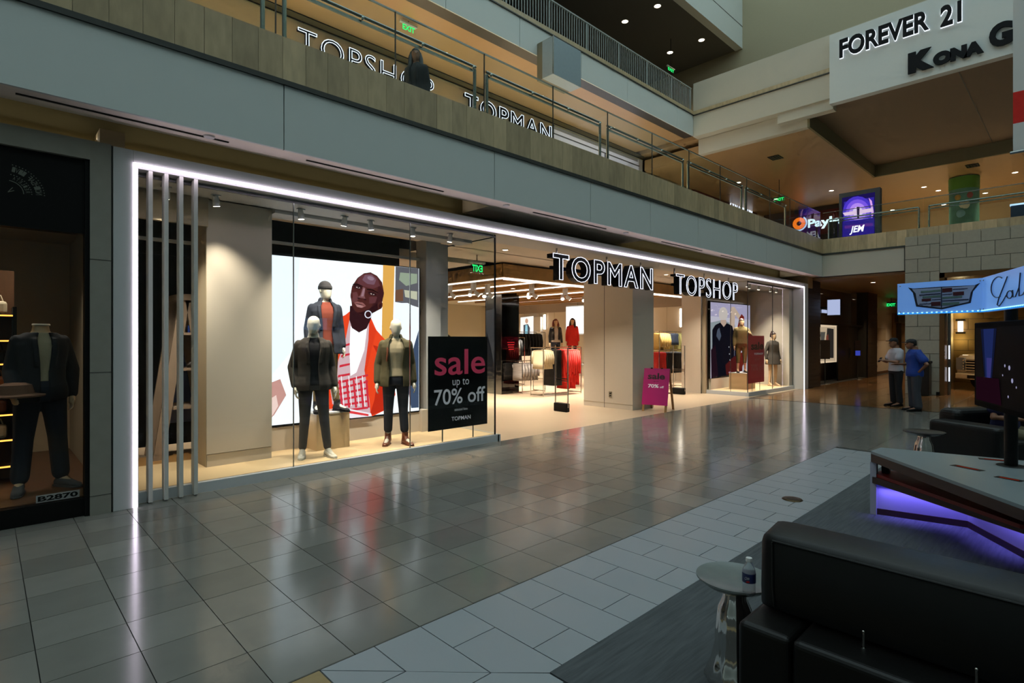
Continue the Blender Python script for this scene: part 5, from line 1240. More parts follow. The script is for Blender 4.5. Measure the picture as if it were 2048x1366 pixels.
# hanging banner
bn = thing('hanging_banner', 'vertical hanging banner in white and red at the right edge', 'banner', (10.2, .5, 3.5))
b0 = PX(2026, 305, 10.2); yb0 = b0.y
for z0, z1, m in ((b0.z, 4.62, 'white_plastic'), (4.62, 5.05, 'g_red'), (5.05, 6.6, 'white_plastic'), (6.6, 7.3, 'purple_dark'), (7.3, 8.4, 'white_plastic')):
    if m == 'purple_dark': mat(m, '3a2440', .7)
    MB().box(10.2, 10.215, yb0 - .9, yb0, z0, z1).build('cloth', m, bn)
MB().tube([(10.207, yb0 + .03, 8.4), (10.207, yb0 - .93, 8.4)], .02, 8).build('top_rod', 'steel', bn); MB().tube([(10.207, yb0 + .03, b0.z), (10.207, yb0 - .93, b0.z)], .02, 8).build('bottom_rod', 'steel', bn)
for dy in (.05, .85): MB().tube([(10.207, yb0 - dy, 8.4), (10.207, yb0 - dy, 19)], .004, 5).build('cable', 'steel', bn)
# woman walking on the upper walkway
mat('hair_black', '171212', .45)
figure('person', 'person with long dark hair in black jacket walking behind the upper railing', 'person', (5.25, 7.8, 4.875), math.radians(-60), 1.66, 'skin', dict(turn=.5, kneeL=(.1, -.12, .5), ankL=(.1, .02, .09), ankR=(-.1, .12, .1)), dict(m='cloth_black', hem=.82, gap=.15, name='jacket'), dict(m='denim', ease=.004), dict(m='black'), hair=dict(m='hair_black', len=.26), face=True, voxel=.013, knit=dict(m='cloth_dark_grey'))

# ================================================================ FAR GROUND LEVEL
mat('brick_dark', '2a1f18', .6, noise=.3, scale=20)
for i, (x0, x1) in enumerate(((20.08, 21.45), (27.6, 29.1))):
    s_ = struct('wall_column', MB().box(x0 + .02, x1 - .02, 6.57, 7.2, 0, 3.7), 'grout', ['dark slate column beside the right end of the portal', 'dark slate column at the far end of the black shop'][i], 'wall')
    me = MB().box(x0, x1, -.01, .015, 0, .118).data('slate_tile', 'brick_dark')
    for k in range(30): o = place(me, 'slate_tile', s_); o.location = (0, 6.56 + random.uniform(-.01, .006), .005 + k * .123)
bs = struct('wall_corridor', MB().box(21.45, 29.1, 7.35, 7.6, 0, 3.7), 'brick_dark', 'dark front of the shop beyond the portal', 'wall')
w4 = struct('window_4', MB().box(21.45, 27.6, 6.75, 6.8, 2.2, 2.26), 'black', 'glass upper front of the dark far shop', 'window'); MB().box(21.5, 27.6, 6.76, 6.775, 2.26, 3.68).build('glass_pane', 'shop_glass', w4)
p0, p1 = PY(1638, 727, 6.9), PY(1674, 650, 6.9)
lp_ = thing('light_box', 'glowing cream poster in the window of the dark far shop', 'poster', (22.5, 6.95, .9))
MB().box(p0.x, p1.x, 6.9, 6.98, p0.z, p1.z).build('case', emis('poster_cream', 'f2d8b4', .75), lp_)
art([('f2d8b4', [(1639, 654), (1671, 654), (1671, 722), (1639, 722)]), ('3a3632', [(1654, 656), (1667, 658), (1667, 716), (1642, 716), (1642, 690), (1652, 680)]), ('8a4a3a', [(1652, 672), (1656, 668), (1657, 684), (1651, 686)]), ('6a6860', [(1640, 664), (1650, 664), (1648, 680), (1641, 680)])], lambda x, y: PY(x, y, 6.895), (0, -1, 0), .003, .5, 'lbx').build('picture', None, lp_)
bp = thing('shop_door', 'large black door panel of the dark far shop', 'door', (25, 6.8, 0))
p0, p1 = PY(1676, 757, 6.85), PY(1716, 625, 6.85)
MB().box(p0.x, p1.x, 6.85, 6.9, 0.01, 2.2).build('leaf', 'black', bp); MB().box((p0.x + p1.x) / 2 - .01, (p0.x + p1.x) / 2 + .01, 6.845, 6.852, .01, 2.2).build('leaf_joint', 'dark_edge', bp); MB().tube([((p0.x + p1.x) / 2 + .1, 6.82, .9), ((p0.x + p1.x) / 2 + .1, 6.82, 1.3)], .015, 6).build('handle', 'steel', bp)
bl = thing('blade_sign', 'glowing white blade sign projecting over the dark far shop', 'sign', (21.9, 6.4, 2.5))
p = PY(1664, 630, 6.35)
MB().box(p.x, p.x + .04, 6.1, 6.5, p.z, p.z + .55).build('lit_face', emis('blade', 'c9d6ff', .7), bl); MB().box(p.x + .04, p.x + .16, 6.08, 6.52, p.z - .02, p.z + .57).build('body', 'black', bl); MB().box(p.x + .05, p.x + .1, 6.5, 6.8, p.z + .25, p.z + .3).build('bracket', 'black', bl)
for k in range(5): MB().box(p.x + .2 + k * .18, p.x + .32 + k * .18, 6.72, 6.75, p.z + .1, p.z + .22).build('letter', emis('blade', 'c9d6ff', 1.0), bl)
for i, (px, yb, yt, yf, lb_) in enumerate(((1650, 718, 680, 768, 'poster stand with dark picture in front of the glowing cream poster'), (1715, 712, 681, 759, 'poster stand with bluish picture in front of the black door'))):
    f = PZ(px, yf); t = thing('poster_stand', lb_, 'stand', f); D = f.x * sn + f.y * cs; z0, z1 = CH - (yb - HY) / F_PX * D, CH - (yt - HY) / F_PX * D
    rt = Vector((cs, -sn, 0)); hw = 9.5 / F_PX * D if i == 0 else 6 / F_PX * D
    MB().obox((f.x, f.y, (z0 + z1) / 2), rt * hw, Vector((sn, cs, 0)) * .02, (0, 0, (z1 - z0) / 2)).build('board', mat('board%d' % i, ['2a221c', '2c2430'][i], .4, noise=.6, scale=3), t)
    if i: MB().obox(Vector((f.x, f.y, z0 + .12)) - Vector((sn, cs, 0)) * .022, rt * hw * .8, Vector((sn, cs, 0)) * .002, (0, 0, .10)).build('picture', emis('blue_pic', '4a5ae0', .5), t)
    MB().tube([f, (f.x, f.y, z0)], .018, 8).build('pole', 'dark_edge', t); MB().lathe([(.001, .03), (.16, .02), (.18, 0)], (f.x, f.y, 0), 18).build('base', 'dark_edge', t)
cw = struct('wall_corridor', MB().box(29.1, 46, 6.9, 7.2, 0, 3.7), 'cream', 'cream wall further along the corridor', 'wall'); MB().box(29.5, 34, 6.88, 6.9, .0, .12).build('skirting', 'wood_dark', cw); MB().box(30.2, 32.2, 6.885, 6.9, 1.6, 2.2).build('wall_plaque', 'cream_side', cw)
d1 = struct('door_1', MB().box(33.5, 36.6, 6.84, 6.9, 0, 3.0), 'wood', 'orange brown wooden doorway along the corridor', 'door'); MB().box(34.2, 35.2, 6.82, 6.85, 0, 2.5).build('dark_leaf', 'black', d1); MB().box(33.6, 35.9, 6.6, 6.64, 2.5, 2.95).build('hanging_plate', 'steel', d1)
struct('wall_corridor', MB().box(46, 46.4, -8, 7.2, 0, 3.8), 'tan_wall', 'amber end wall of the long corridor', 'wall')
struct('wall_corridor', MB().box(21.2, 46, 3.64, 3.87, 0, 3.7), 'tan_wall', 'long side wall of the corridor behind the block pillar', 'wall')
exit_sign(*PD(1772, 614, 27.5), 'green exit sign over the corridor near the cream wall', face='X', w_=.42, zc=3.7)
for i, x in enumerate((23, 27, 32, 37, 42)):
    ceil_lamp(x, 5.3, 3.699, 24, 'small recessed lamp in the brown corridor ceiling', 'lamps in the corridor ceiling', .3, (1, .74, .46), r=.09)
# block wall and car showroom
bw = struct('wall_block', MB().box(20.46, 20.8, 3.02, 3.87, 0, 4.75).box(20.46, 20.8, -8, 3.02, 3.62, 4.75), 'grout', 'mortar core of the grey block pillar and lintel', 'wall')
def blocks(y0, y1, z0, z1, off):
    z = z0; k = 0
    while z < z1 - .05:
        h = min(.41, z1 - z); y = y1 + (.3 if (k + off) % 2 else 0)
        while y > y0 + .02:
            a, b_ = max(y - .62, y0), min(y, y1)
            if b_ - a > .05: MB().box(20.435, 20.47, a + .006, b_ - .006, z + .006, z + h - .006).build('block', 'block', bw)
            y -= .62
        z += .41; k += 1
blocks(3.02, 3.87, 0, 4.80, 0); blocks(-3, 3.02, 3.62, 4.80, 1)
MB().box(20.42, 20.5, 3.0, 3.1, 0, .1).build('plinth_block', 'black', bw)
tr = struct('trim_4', MB().box(20.42, 20.85, 2.9, 3.02, 0, 3.62).box(20.42, 20.85, -3, 3.02, 3.48, 3.62), mat('bronze', '6b4a26', .3, .4), 'bronze frame of the car showroom opening', 'trim')
sc_ = struct('wall_showroom', MB().box(27.6, 27.9, -8, 3.64, 0, 3.7), 'grout', 'block back wall of the car showroom', 'wall')
mat('block_tan', '9a7a48', .8, noise=.12, rnd=.06)
for k in range(9):
    for j in range(7):
        y1 = 3.64 - j * .9 + (.45 if k % 2 else 0); y0 = y1 - .9; y1 = min(y1, 3.64)
        MB().box(27.57, 27.6, y0 + .006, y1 - .006, k * .41 + .006, k * .41 + .404).build('block', 'block_tan', sc_)
wl = thing('wall_sconce', 'glowing wall sconce on the tan block wall of the showroom', 'lamp', PX(1921, 653, 27.5))
p = PX(1921, 653, 27.5)
MB().box(27.43, 27.55, p.y - .075, p.y + .075, p.z - .2, p.z + .2).build('shade', emis('sconce', 'fff0d8', 4.0), wl); MB().box(27.41, 27.57, p.y - .14, p.y + .14, p.z - .28, p.z - .22).box(27.41, 27.57, p.y - .14, p.y + .14, p.z + .22, p.z + .28).build('cap', 'black', wl)
lamp('sconce_light', 'POINT', (27.3, p.y, p.z - .5), 5, (1, .85, .4), .1, parent=wl); lamp('sconce_light', 'POINT', (27.3, p.y, p.z + .5), 5, (1, .85, .4), .1, parent=wl)
for i, (x, y) in enumerate(((21.9, 1.6), (25.5, -1.0))): ceil_lamp(x, y, 3.699, 55, 'warm lamp added over the car', 'added lamps over the car', .4, (1, .72, .42))  # unseen lamps; the nearer one is added to brighten the car front
vl = thing('light_column', 'slim vertical light bars at the edge of the showroom opening', 'light', (20.9, 2.85, 0))
for a, b_ in ((.40, .82), (1.07, 1.48)): MB().box(20.86, 20.90, 2.845, 2.868, a, b_).build('light_bar', emis('bar', 'e8f0ff', 1.6), vl)
MB().box(20.90, 20.93, 2.82, 2.90, 0, 3.4).build('back_rail', 'steel', vl)
# parked SUV, front towards the concourse
cr = thing('suv', 'pale champagne SUV parked in the showroom with chrome grille', 'car', (25.5, 1.0, 0))
paint = mat('car_paint', 'c2b193', .25, .3, coat=.8); mat('tyre', '0c0c0c', .8); mat('car_glass', '10151a', .05)
cxm = Matrix.Translation((22.75, 2.2, 0)) @ Matrix.Rotation(math.radians(-35), 4, 'Z')      # local x = length (front at 0), y = width
def cb(): return MB(cxm)
prof = [(.05, .42), (.0, .62), (.0, .98), (.12, 1.14), (1.25, 1.24), (2.0, 1.82), (4.2, 1.85), (4.5, 1.2), (4.55, .5), (4.45, .36), (.2, .34)]
cb().prism([(x, -1.0, z) for x, z in prof], (0, 2.0, 0)).build('body_shell', 'car_paint', cr, bevel=.06, seg=3)
cb().prism([(1.36, -.92, 1.28), (1.92, -.86, 1.74), (1.92, .86, 1.74), (1.36, .92, 1.28)], (-.02, 0, .02)).build('windscreen', 'car_glass', cr)
for s_ in (-1, 1): cb().prism([(1.5, s_ * 1.0, 1.25), (1.85, s_ * 1.0, 1.72), (4.05, s_ * 1.0, 1.74), (4.2, s_ * 1.0, 1.25)], (0, s_ * .012, 0)).build('side_window', 'car_glass', cr)
cb().box(-.02, .02, -.62, .62, .62, 1.02).build('grille_back', 'black', cr)
for k in range(5): cb().box(-.05, -.015, -.62, .62, .64 + k * .085, .67 + k * .085).build('grille_bar', 'chrome', cr)
cb().box(-.055, -.01, -.08, .08, .78, .9).build('badge', 'chrome', cr)
for s_ in (-1, 1):
    cb().box(-.03, .12, s_ * .82 - .14, s_ * .82 + .14, .66, 1.06).build('headlamp', mat('headlamp', '8a8c90', .08, .5), cr)
    for k in range(4): cb().box(-.045, -.02, s_ * .70 - .02, s_ * .70 + .02, .68 + k * .09, .72 + k * .09).build('lamp_led', 'chrome', cr)
    for x in (.95, 3.5):
        cb().tube([(x, s_ * 1.02, .38), (x, s_ * .78, .38)], .38, 24).build('tyre', 'tyre', cr, True); cb().tube([(x, s_ * 1.03, .38), (x, s_ * 1.0, .38)], .24, 18).build('wheel_rim', 'chrome', cr, True)
    cb().box(1.6, 1.8, s_ * 1.1 - .1, s_ * 1.1 + .1, 1.2, 1.34).build('mirror', 'car_paint', cr, bevel=.03)
cb().box(-.06, .2, -.98, .98, .36, .56).build('bumper', 'car_paint', cr, bevel=.04); cb().box(-.065, -.02, -.55, .55, .40, .50).build('air_intake', 'black', cr)
# litter bin
tbn = thing('litter_bin', 'dark square litter bin against the block pillar', 'bin', (20.05, 3.2, 0))
MB().box(19.85, 20.25, 3.18, 3.58, 0.02, .95).build('body', mat('bin', '211b17', .4, .3), tbn, bevel=.015); MB().box(19.83, 20.27, 3.16, 3.60, .95, 1.02).build('lid', 'black', tbn, bevel=.015); MB().box(19.84, 19.852, 3.28, 3.48, .72, .88).build('opening', 'black', tbn)
# two people
mat('tee_white', 'b4b0b8', .9); mat('tee_blue', '1f3f92', .9); mat('jeans_grey', '3a3c44', .9); mat('phone', '111114', .2)
def ph(root, xf, J):
    w_ = (Vector(J['wrR']) + Vector(J['wrL'])) / 2 + Vector((0, -.10, .02))
    MB(xf).obox(w_, (.035, 0, 0), (0, .035, .06), (0, -.004, .003)).build('phone', 'phone', root)
figure('person', 'person in white t-shirt and black cap looking down at a phone', 'person', (16.45, 3.3, 0), math.radians(-134), 1.70, 'skin', dict(head=(0, -.06, 1.68), elL=(.2, -.1, 1.16), elR=(-.2, -.1, 1.16), wrL=(.07, -.30, 1.2), wrR=(-.07, -.30, 1.2), toeL=(.13, -.18, .03)), dict(m='tee_white', hem=.92, sleeve='short', name='t_shirt', ease=.025), dict(m='cloth_black', ease=.014, cuff=.07), dict(m='black'), hat=dict(kind='cap', m='cloth_black'), hair=dict(m='hair_black'), face=True, extra=ph, voxel=.012, wide=1.06)
figure('person', 'person in blue t-shirt and dark cap with a hand on the hip', 'person', (15.68, 2.78, 0), math.radians(-150), 1.68, 'skin', dict(turn=-.1, head=(.0, -.07, 1.67), elL=(.36, .10, 1.17), wrL=(.21, .02, 1.0), elR=(-.25, -.03, 1.14), wrR=(-.2, -.24, 1.15)), dict(m='tee_blue', hem=.86, sleeve='short', name='t_shirt', ease=.04), dict(m='jeans_grey', ease=.022, cuff=.09), dict(m='black'), hat=dict(kind='cap', m='cloth_dark_grey'), hair=dict(m='hair_black'), face=True, voxel=.012, wide=1.12)
# ================================================================ FOREGROUND RIGHT: kiosk, screens, seats
mat('leather', '0d0c0b', .42, spec=.35, noise=.12, scale=40, bump=.06); mat('leather_seam', '100f0f', .5)
mat('kiosk_white', '838f93', .3, noise=.02); mat('kiosk_brown', '38221c', .45, noise=.2, stretch=(1, 1, 8)); emis('blue_led', '4a3cff', 3.0); mat('kiosk_panel', 'b8b6c8', .4, noise=.02); mat('kiosk_red', '7a1610', .4)
kc = Vector((6.2, .6, 0))
ks = thing('charging_table', 'low angular kiosk table with white top, brown edge and blue glow', 'table', (6.2, .6, 0))
topo = [(6.11, 1.426), (6.381, 1.404), (6.62, .30), (6.45, -.4), (4.9, -.2), (4.80, .28)]
MB().prism([(x, y, .575) for x, y in topo], (0, 0, .025)).build('top', 'kiosk_white', ks)
MB().prism([(x, y, .50) for x, y in topo], (0, 0, .074)).build('edge_band', 'kiosk_brown', ks)
ins = [(6.13, 1.40), (6.36, 1.38), (6.58, .30), (6.42, -.38), (5.2, -.15), (5.16, .32)]
low = [(6.11, 1.426), (6.381, 1.404), (6.60, .30), (6.44, -.4), (5.3, -.2), (5.27, .31)]
MB().prism([(x, y, .36) for x, y in ins], (0, 0, .03)).build('shelf', 'kiosk_red', ks)
MB().prism([(x, y, .30) for x, y in low], (0, 0, .06)).build('lower_band', 'kiosk_brown', ks)
base = [(6.13, 1.40), (6.36, 1.38), (6.55, .3), (6.4, -.35), (5.6, -.2), (5.70, .33), (6.28, .73)]
MB().prism([(x, y, .06) for x, y in base], (0, 0, .24)).build('base_panel', 'kiosk_panel', ks)
MB().prism([(x - .01, y, .004) for x, y in base], (0, 0, .056)).build('plinth', 'kiosk_brown', ks)
MB().box(6.10, 6.16, 1.38, 1.43, .004, .50).build('corner_post', 'kiosk_panel', ks)
MB().box(6.2, 6.26, 1.30, 1.36, .36, .5).build('stub', 'black', ks)
def strip(a, b_, z=.296):
    a, b_ = Vector(a), Vector(b_); d = (b_ - a).normalized(); n = Vector((d.y, -d.x))
    c = (a + b_) / 2
    MB().obox((c.x, c.y, z), ((b_ - a).x / 2, (b_ - a).y / 2, 0), (n.x * .006, n.y * .006, 0), (0, 0, .004)).build('glow_strip', 'blue_led', ks)
    l = lamp('glow_light', 'AREA', (c.x, c.y, z - .01), 1.6, (.22, .18, 1), (b_ - a).length, .03, (0, 0, math.atan2(d.y, d.x)), parent=ks)
strip((6.10, 1.36), (6.24, .76)); strip((6.22, .70), (5.62, .30))
for i, (p, q_) in enumerate((((1905, 930), (1965, 942)), ((1992, 953), (2046, 963)), ((1957, 917), (2035, 924)))):
    a, b_ = PZ(p[0], p[1], .6), PZ(q_[0], q_[1], .6); d = (b_ - a).normalized(); n = Vector((-d.y, d.x, 0))
    MB().obox((a + b_) / 2 + Vector((0, 0, .0005)), (b_ - a) / 2, n * .035, (0, 0, .0015)).build('slot', 'black', ks); MB().obox((a + b_) / 2 + Vector((0, 0, .0025)), (b_ - a) / 2 * .7, n * .012, (0, 0, .0008)).build('slot_light', emis('ember', 'a0301a', .35), ks)
# pole with screen and blue sign
pl_ = PZ(2022, 932, .6)
tw = thing('display_tower', 'black pole carrying a dark upright screen on the kiosk table', 'screen', pl_)
MB().tube([pl_, (pl_.x, pl_.y, 1.95)], .045, 16).build('pole', 'black', tw, True); MB().lathe([(.001, .612), (.09, .608), (.1, .602)], (pl_.x, pl_.y, 0), 20).build('foot', 'black', tw)
A, B_ = PD(1958, 812, 4.45), PD(2075, 842, 3.55)
zt, zb = CH + (HY - 646) / F_PX * 4.45, CH + (HY - 810) / F_PX * 4.45
d = Vector((B_.x - A.x, B_.y - A.y, 0)); L_ = d.length; d.normalize(); n = Vector((d.y, -d.x, 0))
if n.dot(Vector((A.x, A.y, 0))) > 0: n = -n
cc = Vector(((A.x + B_.x) / 2, (A.y + B_.y) / 2, (zt + zb) / 2))
MB().obox(cc, d * (L_ / 2), n * .03, (0, 0, (zt - zb) / 2)).build('bezel', mat('bezel', '060607', .7, spec=.03), tw, bevel=.006)
MB().obox(cc + n * .031, d * (L_ / 2 - .035), n * .001, (0, 0, (zt - zb) / 2 - .04)).build('glass_face', mat('screen_off', '06060c', .6, spec=.04), tw)
def tvp(s_, t_): return cc + n * .0335 + d * ((s_ - .5) * (L_ - .07)) + Vector((0, 0, (t_ - .5) * (zt - zb - .08)))
for i, (col, pts) in enumerate((('1c2448', [(.12, .98), (.45, .98), (.32, .05), (.24, .05)]), ('2b3a7a', [(.18, .98), (.40, .98), (.31, .10), (.25, .10)]), ('4a4a9a', [(.25, .60), (.36, .60), (.30, .08), (.27, .08)]), ('2a0f1e', [(.02, .02), (.55, .02), (.50, .35), (.02, .33)]))):
    MB().poly([tvp(a, b2) + n * (.0006 * i) for a, b2 in pts]).build('picture', emis('tv_%s' % col, col, .45), tw)
for a, b2, r in ((.62, .52, .02), (.7, .5, .03), (.58, .4, .014), (.75, .35, .03), (.68, .15, .018), (.82, .28, .015)):
    emis('tv_spark', 'b8b8e0', .6); MB().poly([tvp(a + r * math.cos(t) * .6, b2 + r * math.sin(t)) + n * .004 for t in [2 * PI * k / 8 for k in range(8)]]).build('highlight', 'tv_spark', tw)

MB().obox(cc - n * .05, d * .1, n * .03, (0, 0, .12)).build('mount', 'black', tw)
# blue sign
sg = thing('lit_sign', 'blue lit sign band with chrome shield emblem and script above the dark screen', 'sign', (pl_.x, pl_.y, 1.9))
def plane(pA, dA, pB, dB):
    a, b_ = PD(pA[0], pA[1], dA), PD(pB[0], pB[1], dB); return a, b_
DS = [(1796, 5.12), (1970, 4.60), (2085, 3.62)]
hz = .285; zc = CH + (HY - 599) / F_PX * 5.12
em = bpy.data.materials.new('sign_blue'); em.use_nodes = True; nt = em.node_tree; bs_ = nt.nodes['Principled BSDF']
bs_.inputs['Base Color'].default_value = lin('8fb4e8') + (1,); bs_.inputs['Roughness'].default_value = .25
bs_.inputs['Emission Color'].default_value = lin('5a8fe0') + (1,); bs_.inputs['Emission Strength'].default_value = .42; MATS['sign_blue'] = em
emis('sign_led', '9fe6ff', 1.6); emis('sign_glow', '2a9cff', .9)
pan = []
for (x0, d0), (x1, d1_) in zip(DS, DS[1:]):
    a, b_ = PD(x0, 600, d0), PD(x1, 600, d1_); a.z = b_.z = 0
    dd = (b_ - a); Ls = dd.length; dd.normalize(); nn = Vector((dd.y, -dd.x, 0))
    if nn.dot(a) > 0: nn = -nn
    c = (a + b_) / 2; c.z = zc
    MB().obox(c, dd * (Ls / 2 - .003), nn * .02, (0, 0, hz / 2)).build('panel', 'sign_blue', sg)
    MB().obox(c + nn * .021 - Vector((0, 0, hz / 2 - .006)), dd * (Ls / 2 - .004), nn * .002, (0, 0, .006)).build('glow_edge', 'sign_glow', sg)
    for k in range(int(Ls / .036)):
        MB().ell(a + dd * (.018 + k * .036) + nn * .024 + Vector((0, 0, zc - hz / 2 + .012)), (.008, .008, .006), 6, 5).build('led', 'sign_led', sg)
    for s_ in (.04, .96):
        for t_ in (-1, 1): MB().ell(a + dd * (Ls * s_) + nn * .022 + Vector((0, 0, zc + t_ * hz * .42)), (.006, .006, .006), 6, 5).build('bolt', 'steel', sg)
    l = lamp('sign_light', 'AREA', c + nn * .06, .5, (.3, .6, 1), Ls, hz, parent=sg); aim(l, c + nn)
    pan.append((a, dd, nn, Ls))
a, dd, nn, Ls = pan[0]
def sp_(s_, t_, o=.023): return a + dd * (Ls * s_) + nn * o + Vector((0, 0, zc - hz / 2 + hz * t_))
mat('crest_chrome', '23283c', .4); mat('crest_pale', 'a9b6d8', .3); mat('crest_red', '4a1420', .4); mat('crest_olive', '5f7a74', .4); mat('crest_dark', '1b2044', .4)
mb = MB()
def cq(m, pts, o): mb.use(MATS[m]); mb.prism([sp_(x, y, o) for x, y in pts], nn * .003)
cq('crest_chrome', [(.14, .86), (.20, .68), (.23, .34), (.24, .24), (.54, .12), (.86, .28), (.885, .62), (.96, .86), (.90, .80), (.54, .82), (.2, .82)], .021)
cq('crest_pale', [(.19, .80), (.235, .66), (.255, .36), (.265, .29), (.54, .17), (.84, .32), (.862, .60), (.91, .79), (.54, .79)], .024)
for m, x0, x1, y0, y1 in (('crest_olive', .30, .53, .66, .72), ('crest_dark', .28, .53, .58, .61), ('crest_olive', .32, .53, .49, .55), ('crest_red', .31, .42, .39, .47), ('crest_dark', .43, .53, .42, .44), ('crest_red', .42, .53, .23, .36), ('crest_dark', .28, .42, .30, .32), ('crest_red', .55, .66, .64, .76), ('crest_dark', .67, .83, .70, .72), ('crest_red', .67, .79, .52, .63), ('crest_dark', .55, .66, .56, .58), ('crest_olive', .55, .77, .44, .50), ('crest_dark', .55, .84, .36, .39), ('crest_olive', .55, .74, .24, .32)):
    cq(m, [(x0, y0), (x1, y0 + (x1 - x0) * .05), (x1, y1 + (x1 - x0) * .05), (x0, y1)], .0275)
cq('crest_dark', [(.535, .17), (.545, .17), (.545, .80), (.535, .80)], .0285)
mb.build('shield_emblem', None, sg)
a, dd, nn, Ls = pan[1]
def cur(pts, r=.004): MB().tube([sp_(x, y, .024) for x, y in pts], r, 6).build('script_stroke', 'crest_chrome', sg, True)
cur([(.34 + .13 * math.cos(t), .62 + .28 * math.sin(t)) for t in [.9 + 4.2 * i / 16 for i in range(17)]]); cur([(.52, .84), (.45, .6), (.36, .3), (.33, .14), (.37, .1), (.44, .22), (.5, .36)])
cur([(.56 + .05 * math.cos(t), .36 + .10 * math.sin(t)) for t in [6.3 * i / 12 for i in range(13)]]); cur([(.61, .46), (.62, .28), (.66, .28), (.72, .5), (.74, .85), (.72, .5), (.72, .28), (.78, .3), (.84, .45)]); cur([(.84, .42), (.85, .28), (.9, .3), (.95, .44)])
MB().tube([(pl_.x, pl_.y, 1.9), (pl_.x, pl_.y, zc + .1)], .03, 12).build('support', 'black', sg, True)
MB().obox(Vector((pl_.x, pl_.y, zc)), dd * .02, (Vector((pan[0][0].x, pan[0][0].y, 0)) - Vector((pl_.x, pl_.y, 0))).normalized() * .02, (0, 0, .02)).build('bracket', 'black', sg)
j_ = pan[1][0]; MB().tube([(pl_.x, pl_.y, zc), (j_.x, j_.y, zc)], .014, 8).build('arm', 'black', sg)
# foreground sofa, seen from behind
sf_ = thing('sofa', 'black leather sofa in the foreground seen from behind with chrome pegs', 'sofa', (2.8, 0, 0))
SB = .50
MB().box(2.26, 2.62, .80, 1.005, .05, SB).build('arm_block', 'leather', sf_, bevel=.025, seg=4)
MB().box(2.26, 2.62, -1.2, .793, .05, SB).build('back_block', 'leather', sf_, bevel=.025, seg=4)
MB().box(2.625, 3.2, -1.2, 1.005, .05, .40).build('seat', 'leather', sf_, bevel=.03, seg=4)
prf = [(2.43, .515), (2.425, .60), (2.435, .80), (2.455, .825), (2.62, .845), (2.66, .835), (2.69, .79), (2.70, .54), (2.68, .515)]
rg = []
for y, e, dz in ((.985, .80, .05), (.975, .90, .02), (.955, .96, .008), (.92, .99, .002), (.86, 1, 0), (-1.15, 1, 0)):
    rg.append([Vector((2.565 + (px - 2.565) * e, y, .515 + (pz - .515) * (1 - dz * 1.2))) for px, pz in prf])
bkc = MB().loft(rg).build('back_cushion', 'leather', sf_, 75, bevel=.012, seg=3)
MB().tube([(2.432, y, .806) for y in (.93, .5, 0, -.6, -1.1)], .0045, 6).build('seam', 'leather_seam', bkc, True)
MB().tube([(2.426, .92, .53), (2.422, .925, .62), (2.431, .93, .80)], .004, 6).build('seam', 'leather_seam', bkc, True)
for px, py in ((1727, 1283), (1953, 1362)):
    p = PX(px, py, 2.40)
    t0 = (2.40, p.y, SB - .003)
    MB().tube([t0, (2.40, p.y, SB + .06)], .0045, 10).build('peg', 'chrome', sf_, True); MB().ell((2.40, p.y, SB + .062), (.006, .006, .006), 8, 6).build('peg_cap', 'chrome', sf_, True); MB().lathe([(.001, SB + .004), (.008, SB + .003), (.009, SB - .002)], (2.40, p.y, 0), 12).build('peg_plate', 'chrome', sf_)
for x in (2.34, 3.1):
    for y in (.92, -1.1): MB().box(x - .03, x + .03, y - .03, y + .03, .004, .06).build('foot', 'black', sf_)
# side tables
def side_table(c, r, h, label, mtop):
    t = thing('side_table', label, 'table', c)
    z = c[2]
    MB().lathe([(.001, z + h - .055), (r * .35, z + h - .055), (r * .8, z + h - .035), (r, z + h - .008), (r, z + h), (r * .96, z + h - .002), (r * .5, z + h - .012), (.001, z + h - .013)], c * 1 if 0 else (c[0], c[1], 0), 40).build('tray_top', mtop, t, True)
    MB().lathe([(r * .30, z + h - .05), (r * .30, z + h - .10), (r * .42, z + h - .15), (r * .5, z + h - .28), (r * .5, z + h * .35), (r * .62, z + .08), (r * .78, z + .012), (r * .78, z)], (c[0], c[1], 0), 72, .03).build('fluted_base', 'chrome', t, True)
    return t
mat('tray_stone', '6f7674', .25, noise=.12, scale=20); mat('tray_dark', '33302f', .25)
side_table((2.66, 1.195, .004), .18, .50, 'round side table with stone tray top and chrome base beside the foreground sofa', 'tray_stone')
f2 = PD(1848, 862, 6.75); side_table((f2.x, f2.y, .004), .215, .535, 'round side table with chrome fluted base behind the kiosk', 'tray_dark')
# water bottle
bt_ = PZ(1498, 1187, .495); b0 = .4935
wb = thing('water_bottle', 'small plastic water bottle with blue label on the near side table', 'bottle', (bt_.x, bt_.y, b0))
pm = bpy.data.materials.new('clear_plastic'); pm.use_nodes = True; q_ = pm.node_tree.nodes['Principled BSDF']; q_.inputs['Base Color'].default_value = (.86, .9, .96, 1); q_.inputs['Roughness'].default_value = .12; q_.inputs['Transmission Weight'].default_value = .75; q_.inputs['IOR'].default_value = 1.25; MATS['clear_plastic'] = pm
k = .17 / .165
MB().lathe([(.001, b0), (.026, b0 + .001), (.029, b0 + .01), (.028, b0 + .05), (.029, b0 + .06), (.029, b0 + .1), (.027, b0 + .115), (.016, b0 + .138), (.0125, b0 + .145), (.0125, b0 + .15)], (bt_.x, bt_.y, 0), 24).build('body', 'clear_plastic', wb, True)
MB().lathe([(.0295, b0 + .058), (.0298, b0 + .06), (.0298, b0 + .098), (.0295, b0 + .1)], (bt_.x, bt_.y, 0), 24).build('label_band', mat('label_blue', '23305e', .4), wb, True)
dv = Vector((-bt_.x, -bt_.y, 0)).normalized(); sdv = Vector((-dv.y, dv.x, 0))
pr_ = Vector((cs, -sn, 0))
